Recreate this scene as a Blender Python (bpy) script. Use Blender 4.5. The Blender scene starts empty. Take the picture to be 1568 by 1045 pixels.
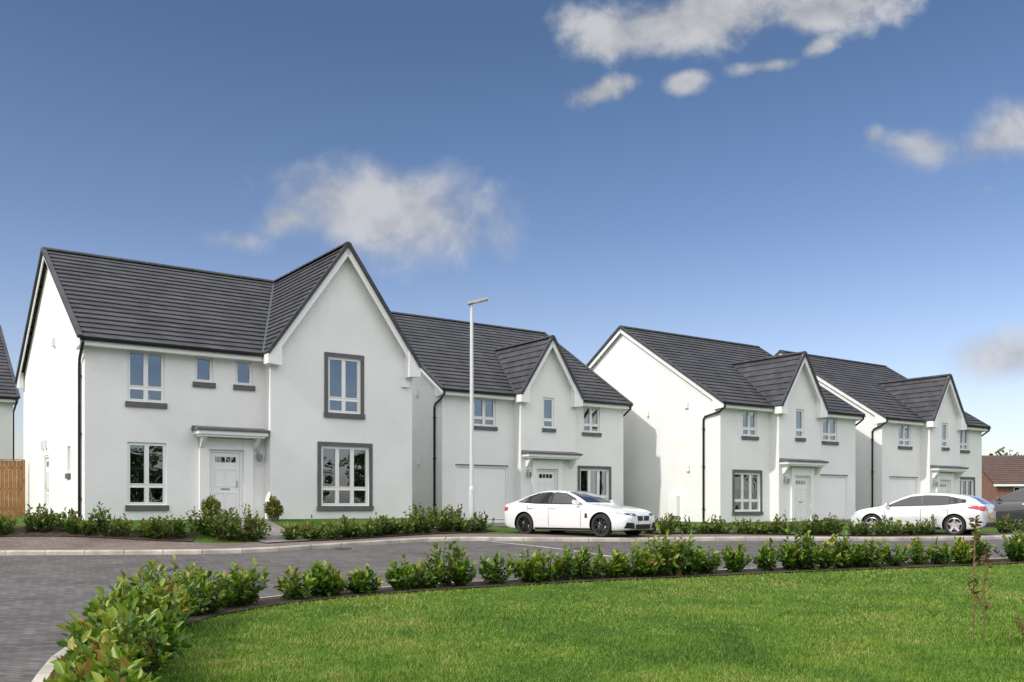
import bpy, math, random
import numpy as np
from mathutils import Vector, Matrix
from mathutils.bvhtree import BVHTree
random.seed(7); rng=np.random.default_rng(7)
scene=bpy.context.scene
EYE=1.6
# ------------------------------------------------------------------ helpers
def nd(nt,t,**kw):
    n=nt.nodes.new(t)
    for k,v in kw.items(): setattr(n,k,v)
    return n
def mat(name,col,rough=.6,var=0.0,vscale=3.0,bump=0.0,bscale=60.0,metal=0.0,coat=0.0,spec=.5,detail=4,fine=0.0,fscale=80,bdist=.01):
    m=bpy.data.materials.new(name); m.use_nodes=True; nt=m.node_tree
    p=nt.nodes['Principled BSDF']; L=nt.links.new
    p.inputs['Base Color'].default_value=(*col,1); p.inputs['Roughness'].default_value=rough
    p.inputs['Metallic'].default_value=metal; p.inputs['Coat Weight'].default_value=coat
    p.inputs['Specular IOR Level'].default_value=spec; p.inputs['Coat Roughness'].default_value=.03
    tc=nd(nt,'ShaderNodeTexCoord')
    last=None
    for amt,sc in ((var,vscale),(fine,fscale)):
        if amt>0:
            n=nd(nt,'ShaderNodeTexNoise'); n.inputs['Scale'].default_value=sc; n.inputs['Detail'].default_value=detail
            L(tc.outputs['Object'],n.inputs['Vector'])
            mr=nd(nt,'ShaderNodeMapRange'); mr.inputs['From Min'].default_value=.3; mr.inputs['From Max'].default_value=.7
            mr.inputs['To Min'].default_value=1-amt; mr.inputs['To Max'].default_value=1+amt
            L(n.outputs['Fac'],mr.inputs['Value'])
            mx=nd(nt,'ShaderNodeVectorMath',operation='SCALE')
            if last is None: mx.inputs[0].default_value=col
            else: L(last,mx.inputs[0])
            L(mr.outputs[0],mx.inputs['Scale']); last=mx.outputs[0]
    if last is not None: L(last,p.inputs['Base Color'])
    if bump>0:
        n=nd(nt,'ShaderNodeTexNoise'); n.inputs['Scale'].default_value=bscale; n.inputs['Detail'].default_value=2
        L(tc.outputs['Object'],n.inputs['Vector'])
        b=nd(nt,'ShaderNodeBump'); b.inputs['Strength'].default_value=bump; b.inputs['Distance'].default_value=bdist
        L(n.outputs['Fac'],b.inputs['Height']); L(b.outputs[0],p.inputs['Normal'])
    return m
def ramp(nt,stops):
    r=nd(nt,'ShaderNodeValToRGB'); e=r.color_ramp.elements
    while len(e)<len(stops): e.new(.5)
    for i,(p,c) in enumerate(stops): e[i].position=p; e[i].color=(*c,1)
    return r
def leafmat(name,stops,trans=.35,rough=.45):
    m=bpy.data.materials.new(name); m.use_nodes=True; nt=m.node_tree; L=nt.links.new
    p=nt.nodes['Principled BSDF']; out=nt.nodes['Material Output']
    a=nd(nt,'ShaderNodeAttribute',attribute_name='var'); r=ramp(nt,stops)
    L(a.outputs['Fac'],r.inputs[0]); L(r.outputs[0],p.inputs['Base Color']); p.inputs['Roughness'].default_value=rough
    if trans<=0: return m
    t=nd(nt,'ShaderNodeBsdfTranslucent'); L(r.outputs[0],t.inputs['Color'])
    mx=nd(nt,'ShaderNodeMixShader'); mx.inputs[0].default_value=trans
    L(p.outputs[0],mx.inputs[1]); L(t.outputs[0],mx.inputs[2]); L(mx.outputs[0],out.inputs[0])
    return m
def mk(name,verts,faces,mats,midx=None,parent=None,smooth=False):
    me=bpy.data.meshes.new(name); me.from_pydata([tuple(v) for v in verts],[],[tuple(f) for f in faces])
    if not isinstance(mats,(list,tuple)): mats=[mats]
    for m in mats: me.materials.append(m)
    if midx is not None: me.polygons.foreach_set('material_index',np.array(midx,dtype=np.int32))
    if smooth: me.polygons.foreach_set('use_smooth',np.ones(len(me.polygons),dtype=bool))
    me.update(); ob=bpy.data.objects.new(name,me); scene.collection.objects.link(ob)
    if parent: ob.parent=parent
    return ob
def mkfast(name,V,F,mats,var=None,midx=None,parent=None):
    me=bpy.data.meshes.new(name); n=len(V); m,k=F.shape
    me.vertices.add(n); me.vertices.foreach_set('co',V.astype(np.float32).ravel())
    me.loops.add(m*k); me.loops.foreach_set('vertex_index',F.astype(np.int32).ravel())
    me.polygons.add(m); me.polygons.foreach_set('loop_start',np.arange(0,m*k,k,dtype=np.int32))
    try: me.polygons.foreach_set('loop_total',np.full(m,k,dtype=np.int32))
    except Exception: pass
    for mm in (mats if isinstance(mats,(list,tuple)) else [mats]): me.materials.append(mm)
    if midx is not None: me.polygons.foreach_set('material_index',midx.astype(np.int32))
    if var is not None:
        a=me.attributes.new('var','FLOAT','FACE'); a.data.foreach_set('value',var.astype(np.float32))
    me.update(calc_edges=True); me.validate()
    ob=bpy.data.objects.new(name,me); scene.collection.objects.link(ob)
    if parent: ob.parent=parent
    return ob
def empty(name,loc=(0,0,0),rot=0):
    e=bpy.data.objects.new(name,None); e.location=loc; e.rotation_euler=(0,0,rot); e.empty_display_size=.3
    scene.collection.objects.link(e); return e
def sst(a,b,x):
    t=np.clip((x-a)/(b-a),0,1); return t*t*(3-2*t)
# ------------------------------------------------------------------ terrain height
ROT=math.atan2(.579,.815)
U=np.array([math.cos(ROT),math.sin(ROT)]); Vv=np.array([-math.sin(ROT),math.cos(ROT)])
_ys=np.arange(-20,400,.25)
_hz=np.interp(_ys,[-20,8,13,17.7,22,28,36,45,60,400],[0,0,.08,.2,.42,.66,.78,.86,.9,.9])
_hz=np.convolve(np.pad(_hz,8,mode='edge'),np.ones(17)/17,mode='valid')
def hroad(x,y):
    x=np.asarray(x,float); y=np.asarray(y,float)
    h0=np.interp(y,_ys,_hz)
    h0=h0-.14*sst(5,12,x)*sst(24,30,y)*(1-sst(34,40,y))
    dx=x+11.7; dy=y-25.6
    u=dx*U[0]+dy*U[1]; v=dx*Vv[0]+dy*Vv[1]
    du=np.maximum(np.maximum(-12-u,u-10.6),0)
    dv=np.maximum(-.6-v,0)
    d=np.sqrt(du**2+dv**2)
    s=1-sst(0,3.4,d)
    s=s*sst(22.6,25.4,y)
    return h0*(1-s)+(1.1)*s
def g(x,y): return hroad(x,y)+.1
# ------------------------------------------------------------------ curves
def crv(pts,n=300):
    P=np.array(pts,float); P=np.vstack([2*P[0]-P[1],P,2*P[-1]-P[-2]]); out=[]
    for i in range(1,len(P)-2):
        for t in np.linspace(0,1,24,endpoint=False):
            p0,p1,p2,p3=P[i-1],P[i],P[i+1],P[i+2]
            out.append(.5*((2*p1)+(-p0+p2)*t+(2*p0-5*p1+4*p2-p3)*t*t+(-p0+3*p1-3*p2+p3)*t**3))
    out.append(P[-2]); return resamp(np.array(out),n)
def resamp(P,n):
    d=np.r_[0,np.cumsum(np.linalg.norm(np.diff(P,axis=0),axis=1))]; s=np.linspace(0,d[-1],n)
    return np.c_[np.interp(s,d,P[:,0]),np.interp(s,d,P[:,1])]
def offs(P,d):
    T=np.gradient(P,axis=0); T/=np.linalg.norm(T,axis=1)[:,None]
    return P+d*np.c_[-T[:,1],T[:,0]]
def loft(name,A,Bc,m,hf,mt,power=1.0):
    n=len(A); t=np.linspace(0,1,m)**power
    X=A[:,None,0]*(1-t)+Bc[:,None,0]*t; Y=A[:,None,1]*(1-t)+Bc[:,None,1]*t
    Z=hf(X,Y); V=np.stack([X,Y,Z],-1).reshape(-1,3)
    i,j=np.meshgrid(np.arange(n-1),np.arange(m-1),indexing='ij'); a=(i*m+j).ravel()
    F=np.c_[a,a+m,a+m+1,a+1]
    v=V[F[len(F)//2]]; nz=np.cross(v[1]-v[0],v[2]-v[1])[2]
    if nz<0: F=F[:,::-1]
    ob=mkfast(name,V,F,mt)
    ob.data.polygons.foreach_set('use_smooth',np.ones(len(F),dtype=bool)); return ob
hedge_near=crv([(-1.7,4.6),(-2.7,6.2),(-3.45,8),(-4.0,9.6),(-4.25,11.2),(-4.0,12.6),(-3.2,13.9),(-1.9,15.0),(.2,16.2),(2.6,17.2),(5.3,18.2),(8.2,19.1),(11,20),(15,21.6),(22,24.6)],260)
islandA=crv([(0.4,1.5)]+[tuple(p) for p in offs(hedge_near,.62)[::13]]+[(40,33),(70,48)],420)
farB=crv([(-36,0),(-34,10),(-29,17),(-20,20.6),(-14,21.9),(-12.2,22.2),(-10.2,22.3),(-7.5,22.5),(-6,23.1),(-4.5,24.5),(-2.7,26.1),(-1.6,26.6),(0,26.5),(3,26.3),(6,26.7),(10,27.7),(14,29.1),(20,31.6),(36,39),(66,54)],420)
# ------------------------------------------------------------------ ground materials
def grassmat(name,base,amt):
    m=bpy.data.materials.new(name); m.use_nodes=True; nt=m.node_tree; L=nt.links.new; p=nt.nodes['Principled BSDF']
    tc=nd(nt,'ShaderNodeTexCoord')
    n1=nd(nt,'ShaderNodeTexNoise'); n1.inputs['Scale'].default_value=.7; n1.inputs['Detail'].default_value=6; n1.inputs['Roughness'].default_value=.65
    n2=nd(nt,'ShaderNodeTexNoise'); n2.inputs['Scale'].default_value=14; n2.inputs['Detail'].default_value=3
    L(tc.outputs['Object'],n1.inputs['Vector']); L(tc.outputs['Object'],n2.inputs['Vector'])
    b=np.array(base)
    r=ramp(nt,[(.3,b*.6),(.5,b),(.7,b*np.array([1.7,1.25,1.5]))]); L(n1.outputs['Fac'],r.inputs[0])
    mr=nd(nt,'ShaderNodeMapRange'); mr.inputs['From Min'].default_value=.3; mr.inputs['From Max'].default_value=.7; mr.inputs['To Min'].default_value=.6; mr.inputs['To Max'].default_value=1.3
    L(n2.outputs['Fac'],mr.inputs['Value'])
    s=nd(nt,'ShaderNodeVectorMath',operation='SCALE'); L(r.outputs[0],s.inputs[0]); L(mr.outputs[0],s.inputs['Scale']); L(s.outputs[0],p.inputs['Base Color'])
    p.inputs['Roughness'].default_value=.85; p.inputs['Specular IOR Level'].default_value=.15
    return m
def paver(name,c1,c2,mortar,rot=0.0,bw=.2,bh=.1):
    m=bpy.data.materials.new(name); m.use_nodes=True; nt=m.node_tree; L=nt.links.new; p=nt.nodes['Principled BSDF']
    tc=nd(nt,'ShaderNodeTexCoord'); mp=nd(nt,'ShaderNodeMapping'); mp.inputs['Rotation'].default_value=(0,0,rot)
    L(tc.outputs['Object'],mp.inputs[0])
    b=nd(nt,'ShaderNodeTexBrick'); b.inputs['Scale'].default_value=1; b.inputs['Brick Width'].default_value=bw; b.inputs['Row Height'].default_value=bh
    b.inputs['Mortar Size'].default_value=.006; b.inputs['Color1'].default_value=(*c1,1); b.inputs['Color2'].default_value=(*c2,1); b.inputs['Mortar'].default_value=(*mortar,1)
    L(mp.outputs[0],b.inputs['Vector'])
    n=nd(nt,'ShaderNodeTexNoise'); n.inputs['Scale'].default_value=.9; n.inputs['Detail'].default_value=6; n.inputs['Roughness'].default_value=.7
    L(tc.outputs['Object'],n.inputs['Vector'])
    mr=nd(nt,'ShaderNodeMapRange'); mr.inputs['From Min'].default_value=.3; mr.inputs['From Max'].default_value=.7; mr.inputs['To Min'].default_value=.72; mr.inputs['To Max'].default_value=1.25
    L(n.outputs['Fac'],mr.inputs['Value'])
    s=nd(nt,'ShaderNodeVectorMath',operation='SCALE'); L(b.outputs['Color'],s.inputs[0]); L(mr.outputs[0],s.inputs['Scale']); L(s.outputs[0],p.inputs['Base Color'])
    p.inputs['Roughness'].default_value=.8; p.inputs['Specular IOR Level'].default_value=.3
    bp=nd(nt,'ShaderNodeBump'); bp.inputs['Strength'].default_value=.5; bp.inputs['Distance'].default_value=.006
    L(b.outputs['Fac'],bp.inputs['Height']); bp.invert=True; L(bp.outputs[0],p.inputs['Normal']); return m
M_grass=grassmat('lawn_grass_base',(.055,.11,.010),1)
M_rough=grassmat('garden_grass_base',(.055,.11,.014),1)
M_road=paver('block_paving_road',(.138,.128,.126),(.080,.074,.075),(.045,.042,.041),.35)
M_foot=paver('red_block_footway',(.21,.16,.145),(.155,.12,.112),(.08,.07,.065),.2)
M_drive=paver('driveway_paving',(.25,.235,.22),(.2,.185,.18),(.12,.11,.1),ROT)
M_soil=mat('bark_soil',(.055,.036,.023),.95,var=.5,vscale=9,bump=1,bscale=30,bdist=.05)
M_kerb=mat('concrete_kerb',(.42,.39,.34),.85,var=.3,vscale=2.2,fine=.12,fscale=40)
M_iron=mat('cast_iron_cover',(.05,.048,.046),.6,var=.3,vscale=20)
n=90
gx=np.sign(np.linspace(-1,1,n))*np.abs(np.linspace(-1,1,n))**2.5*900; gy=gx.copy()
X,Y=np.meshgrid(gx,gy,indexing='ij')
R=np.hypot(X,Y); Z=hroad(X,Y)-.35+np.clip((R-90)/60,0,1)*.2
V=np.stack([X,Y,Z],-1).reshape(-1,3); i,j=np.meshgrid(np.arange(n-1),np.arange(n-1),indexing='ij'); a=(i*n+j).ravel()
mkfast('ground',V,np.c_[a,a+n,a+n+1,a+1],M_rough)
loft('road',islandA,farB,70,hroad,M_road)
isl_in=offs(islandA,-.13)
C=resamp(np.array([(1.2,1.2),(70,1.2)]),420)
loft('lawn',isl_in,C,60,g,M_grass,1.4)
foot0=offs(farB,.13); foot1=offs(farB,1.75)
loft('footway',foot0,foot1,8,g,M_foot)
D=resamp(np.array([(-150,20),(-120,120),(0,150),(160,140)]),420)
loft('garden_ground',foot1,D,110,g,M_rough,2.2)
band=crv([(-.6,26.3),(1.1,24),(2.6,21.3),(3.6,19.2)],60)
loft('paving_band',offs(band,.06),offs(band,-.06),3,lambda x,y:hroad(x,y)+.01,M_kerb)
for (cx_,cy_,sz) in ((-7.3,19.3,.3),(1.9,24.3,.28),(-4.35,24.05,.2)):
    A_=resamp(np.array([(cx_-sz,cy_-sz),(cx_+sz,cy_-sz)]),8); B_=resamp(np.array([(cx_-sz,cy_+sz),(cx_+sz,cy_+sz)]),8)
    loft('drain_cover',A_,B_,8,lambda x,y:hroad(x,y)+.012,M_iron)
def kerb(name,P,side,seg=.92,w=.13,hh=.11):
    d=np.r_[0,np.cumsum(np.linalg.norm(np.diff(P,axis=0),axis=1))]; vs=[];fs=[]
    Q=offs(P,side*w); k=int(d[-1]/seg)
    for i in range(k):
        s0=i*seg+.006; s1=(i+1)*seg-.006
        a0=np.array([np.interp(s0,d,P[:,c]) for c in (0,1)]); a1=np.array([np.interp(s1,d,P[:,c]) for c in (0,1)])
        b0=np.array([np.interp(s0,d,Q[:,c]) for c in (0,1)]); b1=np.array([np.interp(s1,d,Q[:,c]) for c in (0,1)])
        c0=a0+(b0-a0)*.15; c1=a1+(b1-a1)*.15
        o=len(vs)
        for p,z in ((a0,-.2),(a1,-.2),(a0,hh-.03),(a1,hh-.03),(c0,hh),(c1,hh),(b0,hh),(b1,hh),(b0,-.2),(b1,-.2)):
            vs.append((p[0],p[1],float(hroad(p[0],p[1]))+z))
        fs+= [(o,o+1,o+3,o+2),(o+2,o+3,o+5,o+4),(o+4,o+5,o+7,o+6),(o+6,o+7,o+9,o+8)]
        fs+= [(o,o+2,o+8),(o+1,o+9,o+3)]
    return mk(name,vs,fs,M_kerb)
kerb('island_kerb',islandA,-1); kerb('far_kerb',farB,1)
Pn=hedge_near
loft('hedge_bed_soil',offs(Pn,.46),offs(Pn,-.34),6,lambda x,y:g(x,y)+.02,M_soil)
# ------------------------------------------------------------------ foliage
def leaves(P,Dr,L,W,fold=.25):
    n=len(P); up=rng.normal(size=(n,3)); up[:,2]+=1.2
    S=np.cross(Dr,up); S/=np.linalg.norm(S,axis=1)[:,None]+1e-9; N=np.cross(S,Dr)
    L=L[:,None]; W=W[:,None]
    tip=P+Dr*L-N*L*.15
    l1=P+Dr*L*.3+S*W*.45+N*W*fold; l2=P+Dr*L*.68+S*W*.4+N*W*fold*.6
    r1=P+Dr*L*.3-S*W*.45+N*W*fold; r2=P+Dr*L*.68-S*W*.4+N*W*fold*.6
    V=np.stack([P,l1,l2,tip,r2,r1],1).reshape(-1,3); b=np.arange(n)*6
    F=np.concatenate([np.c_[b,b+3,b+2,b+1],np.c_[b,b+5,b+4,b+3]]); return V,F
def shrubs(name,items,mats,leaf=.085,shoots=22,per=16,parent=None,wf=.5,lift=0):
    VV=[];FF=[];va=[];mi=[];off=0
    for (x,y,z,H,R) in items:
        ns=max(5,int(shoots*random.uniform(.7,1.2)))
        a=rng.random(ns)*2*np.pi; rr=np.sqrt(rng.random(ns))
        tip=np.c_[np.cos(a)*rr*R,np.sin(a)*rr*R,H*(1-.45*rr**2)*rng.uniform(.6,1.12,ns)]
        base=np.c_[np.cos(a)*rr*R*.25,np.sin(a)*rr*R*.25,np.zeros(ns)]
        t=np.linspace(.12,1,per)[None,:]+rng.normal(0,.02,(ns,per))
        t=np.clip(t,.05,1.02)
        Pp=base[:,None,:]*(1-t[...,None])+tip[:,None,:]*t[...,None]
        Pp[...,:2]*=(1+.3*np.sin(t*3.14))[...,None]
        sd=(tip-base); sd/=np.linalg.norm(sd,axis=1)[:,None]
        rd=rng.normal(size=(ns,per,3)); rd[...,2]*=.5
        rd/=np.linalg.norm(rd,axis=-1)[...,None]
        Dr=sd[:,None,:]*(.35+.9*t[...,None]**3)+rd*.9; Dr/=np.linalg.norm(Dr,axis=-1)[...,None]
        Pp=Pp.reshape(-1,3)+np.array([x,y,z]); Dr=Dr.reshape(-1,3); nn=len(Pp)
        Ls=leaf*rng.uniform(.6,1.25,nn); V,F=leaves(Pp,Dr,Ls,Ls*wf)
        V[:,2]=np.maximum(V[:,2],z+.01)
        base_v=random.uniform(-.12,.14)+lift
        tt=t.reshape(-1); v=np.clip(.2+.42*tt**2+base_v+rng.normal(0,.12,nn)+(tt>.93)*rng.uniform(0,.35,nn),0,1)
        VV.append(V);FF.append(F+off);va.append(np.r_[v,v]);mi.append(np.zeros(2*nn)); off+=len(V)
        w=.006; p0=base+np.array([x,y,z]); p1=tip*np.array([1,1,.97])+np.array([x,y,z])
        sx=np.array([w,0,0]); sy=np.array([0,w,0])
        V=np.stack([p0-sx,p0+sx,p1+sx*.5,p1-sx*.5,p0-sy,p0+sy,p1+sy*.5,p1-sy*.5],1).reshape(-1,3); b=np.arange(ns)*8
        F=np.concatenate([np.c_[b,b+1,b+2,b+3],np.c_[b+4,b+5,b+6,b+7]])
        VV.append(V);FF.append(F+off);va.append(np.full(len(F),.5));mi.append(np.ones(len(F))); off+=len(V)
    return mkfast(name,np.concatenate(VV),np.concatenate(FF),mats,np.concatenate(va),np.concatenate(mi),parent)
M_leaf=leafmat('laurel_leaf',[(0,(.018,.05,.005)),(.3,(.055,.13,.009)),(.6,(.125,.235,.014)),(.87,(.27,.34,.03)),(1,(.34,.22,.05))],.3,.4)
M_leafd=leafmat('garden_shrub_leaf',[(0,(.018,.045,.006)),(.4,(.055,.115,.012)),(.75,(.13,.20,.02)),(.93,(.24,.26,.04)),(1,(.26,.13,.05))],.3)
M_box=leafmat('box_leaf',[(0,(.06,.08,.01)),(.5,(.15,.17,.02)),(1,(.28,.26,.04))],.2)
M_stem=mat('woody_stem',(.16,.08,.045),.8)
def along(P,spacing,jit,hr,rr,skip=None,z=0):
    d=np.r_[0,np.cumsum(np.linalg.norm(np.diff(P,axis=0),axis=1))]; s=0; out=[]
    while s<d[-1]:
        x=np.interp(s,d,P[:,0])+random.uniform(-jit,jit); y=np.interp(s,d,P[:,1])+random.uniform(-jit,jit)
        if not(skip and random.random()<skip):
            out.append((x,y,float(g(x,y))+z,random.uniform(*hr),random.uniform(*rr)))
        s+=spacing*random.uniform(.65,1.35)
    return out
near=along(hedge_near,.43,.09,(.36,.66),(.2,.34),.04)
for (x,y,H,R) in ((3.0,17.2,.85,.4),(2.75,17.3,.8,.35),(-1.1,15.6,.72,.35),(.3,16.3,.6,.4),(5.6,18.4,.75,.4),(-3.6,8.8,.72,.4),(-3.75,9.5,.75,.42),(-4.1,11.3,.8,.4),(-3.2,7.6,.68,.42),(-3.3,8.3,.6,.4),(-3.9,10.3,.7,.4),(-4.1,10.8,.66,.4),(-3.75,13.2,.6,.34)):
    near.append((x,y,float(g(x,y)),H,R))
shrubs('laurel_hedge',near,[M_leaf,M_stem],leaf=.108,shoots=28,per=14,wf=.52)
h1=crv([(-19,23.0),(-15.5,23.7),(-13.2,23.95),(-11,24.15),(-9.3,24.25),(-8.3,24.4)],60)
h1b=crv([(-6.0,25.1),(-5,25.7),(-3.6,27.0),(-2.6,27.9),(-1.2,28.9),(-.7,29.5)],60)
shr=along(h1,.36,.14,(.40,.66),(.24,.36))+along(h1b,.4,.12,(.40,.66),(.22,.36))
for k in range(9):
    x=-8.3+k*.2+random.uniform(-.1,.1); y=24.6+random.uniform(-.15,.45); shr.append((x,y,float(g(x,y)),random.uniform(.6,.95),.36))
for k in range(6):
    x=-2.9+k*.25; y=28.4+random.uniform(-.2,.6)+k*.15; shr.append((x,y,float(g(x,y)),random.uniform(.5,.8),.4))
loft('front_bed_soil',offs(h1,.5),offs(h1,-.25),6,lambda x,y:g(x,y)+.025,M_soil)
loft('side_bed_soil',offs(h1b,.5),offs(h1b,-.3),6,lambda x,y:g(x,y)+.025,M_soil)
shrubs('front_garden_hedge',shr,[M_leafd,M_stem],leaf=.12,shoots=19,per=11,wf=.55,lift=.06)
h3=crv([(4.3,28.3),(7.5,28.7),(10.6,29.5),(13.6,30.4)],60); h4=crv([(16.6,31.7),(20,33.3),(28,37)],60)
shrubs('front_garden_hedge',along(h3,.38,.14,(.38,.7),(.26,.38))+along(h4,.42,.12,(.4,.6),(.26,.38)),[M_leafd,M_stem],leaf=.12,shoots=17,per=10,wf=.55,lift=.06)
loft('front_bed_soil',offs(h3,.5),offs(h3,-.3),6,lambda x,y:g(x,y)+.025,M_soil)
# lawn blades
def pip(px,py,P):
    ins=np.zeros(len(px),bool); j=len(P)-1
    for i in range(len(P)):
        xi,yi=P[i]; xj,yj=P[j]
        if yi!=yj:
            c=((yi>py)!=(yj>py))&(px<(xj-xi)*(py-yi)/(yj-yi)+xi); ins^=c
        j=i
    return ins
hn=offs(hedge_near,-.28)
polyg=np.vstack([hn[::3],[(26,26.0)],[(40,20)],[(40,3)],[(0,3)]])
nb=400000
yy=1/(rng.random(nb)*(1/6.5-1/24)+1/24); xx=rng.uniform(-.68,.68,nb)*yy
k=pip(xx,yy,polyg); xx=xx[k];yy=yy[k]; nb=len(xx)
def vnoise(x,y,s,seed):
    r=np.random.default_rng(seed).random((256,256)); x=x*s+50;y=y*s+50; xi=np.floor(x).astype(int);yi=np.floor(y).astype(int);fx=x-xi;fy=y-yi; fx=fx*fx*(3-2*fx);fy=fy*fy*(3-2*fy)
    f=lambda a,b:r[a%256,b%256]
    return (f(xi,yi)*(1-fx)+f(xi+1,yi)*fx)*(1-fy)+(f(xi,yi+1)*(1-fx)+f(xi+1,yi+1)*fx)*fy
zz=g(xx,yy)-.003
hgt=rng.uniform(.018,.045,nb)*(.7+.7*vnoise(xx,yy,1.1,9)); wid=.0035*np.clip(yy/8,1,3); ang=rng.random(nb)*6.283
lx=rng.normal(0,.5,nb)*hgt; ly=rng.normal(0,.5,nb)*hgt
V=np.stack([np.c_[xx-np.cos(ang)*wid,yy-np.sin(ang)*wid,zz],np.c_[xx+np.cos(ang)*wid,yy+np.sin(ang)*wid,zz],np.c_[xx+lx,yy+ly,zz+hgt]],1).reshape(-1,3)
patch=-.08+.42*vnoise(xx,yy,.55,1)+.45*vnoise(xx,yy,1.7,2)+.4*vnoise(xx,yy,5,3)
straw=(vnoise(xx,yy,6,6)>.70)*(rng.random(nb)<.3)*.4
M_blade=leafmat('grass_blade',[(0,(.035,.085,.004)),(.4,(.09,.19,.007)),(.75,(.155,.265,.012)),(1,(.30,.28,.08))],0,.6)
mkfast('lawn_grass',V,np.arange(nb*3).reshape(-1,3),M_blade,np.clip(patch+straw+rng.normal(0,.17,nb),0,1))

# ------------------------------------------------------------------ building materials
def rendermat():
    m=mat('white_roughcast',(.79,.79,.785),.9,var=.04,vscale=.7,bump=.6,bscale=34,bdist=.012,spec=.2,detail=4)
    nt=m.node_tree; L=nt.links.new; p=nt.nodes['Principled BSDF']
    src=p.inputs['Base Color'].links[0].from_socket
    tc=nd(nt,'ShaderNodeTexCoord'); v=nd(nt,'ShaderNodeTexVoronoi'); v.inputs['Scale'].default_value=9
    L(tc.outputs['Object'],v.inputs['Vector'])
    r=ramp(nt,[(.0,(.66,.65,.64)),(.08,(.76,.76,.76)),(.13,(1,1,1))]); L(v.outputs['Distance'],r.inputs[0])
    mx=nd(nt,'ShaderNodeVectorMath',operation='MULTIPLY'); L(src,mx.inputs[0]); L(r.outputs[0],mx.inputs[1]); L(mx.outputs[0],p.inputs['Base Color'])
    return m
M_wall=rendermat()
M_white=mat('white_upvc',(.83,.83,.825),.35)
M_dark=mat('dark_grey_stone_trim',(.115,.112,.118),.85,var=.15,vscale=6,fine=.15,fscale=50)
M_black=mat('black_plastic_pipe',(.012,.012,.013),.35)
M_lead=mat('lead_valley',(.05,.07,.10),.5)
M_in=mat('room_interior',(.035,.034,.034),.9)
M_curt=mat('curtain_fabric',(.40,.38,.36),.9,var=.1,vscale=12)
M_metal=mat('brushed_metal',(.55,.55,.55),.3,metal=1)
def tilemat():
    m=bpy.data.materials.new('grey_roof_tile'); m.use_nodes=True; nt=m.node_tree; L=nt.links.new; p=nt.nodes['Principled BSDF']
    a=nd(nt,'ShaderNodeTexCoord'); n=nd(nt,'ShaderNodeTexNoise'); n.inputs['Scale'].default_value=1.2; n.inputs['Detail'].default_value=6; n.inputs['Roughness'].default_value=.7
    L(a.outputs['Object'],n.inputs['Vector'])
    r=ramp(nt,[(.3,(.042,.043,.050)),(.7,(.074,.075,.086))]); L(n.outputs['Fac'],r.inputs[0])
    sp=nd(nt,'ShaderNodeSeparateXYZ'); L(a.outputs['Object'],sp.inputs[0])
    ad=nd(nt,'ShaderNodeMath',operation='ADD'); L(sp.outputs[0],ad.inputs[0]); L(sp.outputs[1],ad.inputs[1])
    d1=nd(nt,'ShaderNodeMath',operation='DIVIDE'); L(ad.outputs[0],d1.inputs[0]); d1.inputs[1].default_value=.33
    d2=nd(nt,'ShaderNodeMath',operation='DIVIDE'); L(sp.outputs[2],d2.inputs[0]); d2.inputs[1].default_value=.184
    f1=nd(nt,'ShaderNodeMath',operation='FLOOR'); L(d1.outputs[0],f1.inputs[0]); f2=nd(nt,'ShaderNodeMath',operation='FLOOR'); L(d2.outputs[0],f2.inputs[0])
    cx=nd(nt,'ShaderNodeCombineXYZ'); L(f1.outputs[0],cx.inputs[0]); L(f2.outputs[0],cx.inputs[1])
    wn=nd(nt,'ShaderNodeTexWhiteNoise'); L(cx.outputs[0],wn.inputs['Vector'])
    mr=nd(nt,'ShaderNodeMapRange'); mr.inputs['To Min'].default_value=.82; mr.inputs['To Max'].default_value=1.2; L(wn.outputs['Value'],mr.inputs['Value'])
    s=nd(nt,'ShaderNodeVectorMath',operation='SCALE'); L(r.outputs[0],s.inputs[0]); L(mr.outputs[0],s.inputs['Scale']); L(s.outputs[0],p.inputs['Base Color'])
    p.inputs['Roughness'].default_value=.7; p.inputs['Specular IOR Level'].default_value=.3
    return m
M_tile=tilemat()
M_tileb=mat('brown_roof_tile',(.10,.06,.05),.8,var=.2,vscale=2)
def glassmat():
    m=bpy.data.materials.new('window_glass'); m.use_nodes=True; nt=m.node_tree; L=nt.links.new; nt.nodes.remove(nt.nodes['Principled BSDF'])
    out=nt.nodes['Material Output']; t=nd(nt,'ShaderNodeBsdfTransparent'); t.inputs[0].default_value=(.55,.62,.67,1)
    gl=nd(nt,'ShaderNodeBsdfGlossy'); gl.inputs['Roughness'].default_value=.0; gl.inputs[0].default_value=(.85,.93,1,1)
    f=nd(nt,'ShaderNodeFresnel'); f.inputs[0].default_value=1.6
    a=nd(nt,'ShaderNodeMath',operation='MULTIPLY_ADD'); a.inputs[1].default_value=1.1; a.inputs[2].default_value=.24; a.use_clamp=True
    tc=nd(nt,'ShaderNodeTexCoord'); nn=nd(nt,'ShaderNodeTexNoise'); nn.inputs['Scale'].default_value=1.3; nn.inputs['Detail'].default_value=1; L(tc.outputs['Object'],nn.inputs['Vector'])
    bp=nd(nt,'ShaderNodeBump'); bp.inputs['Strength'].default_value=.15; bp.inputs['Distance'].default_value=.05; L(nn.outputs['Fac'],bp.inputs['Height']); L(bp.outputs[0],gl.inputs['Normal'])
    mx=nd(nt,'ShaderNodeMixShader'); L(f.outputs[0],a.inputs[0]); L(a.outputs[0],mx.inputs[0]); L(t.outputs[0],mx.inputs[1]); L(gl.outputs[0],mx.inputs[2]); L(mx.outputs[0],out.inputs[0])
    return m
M_glass=glassmat()
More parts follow.
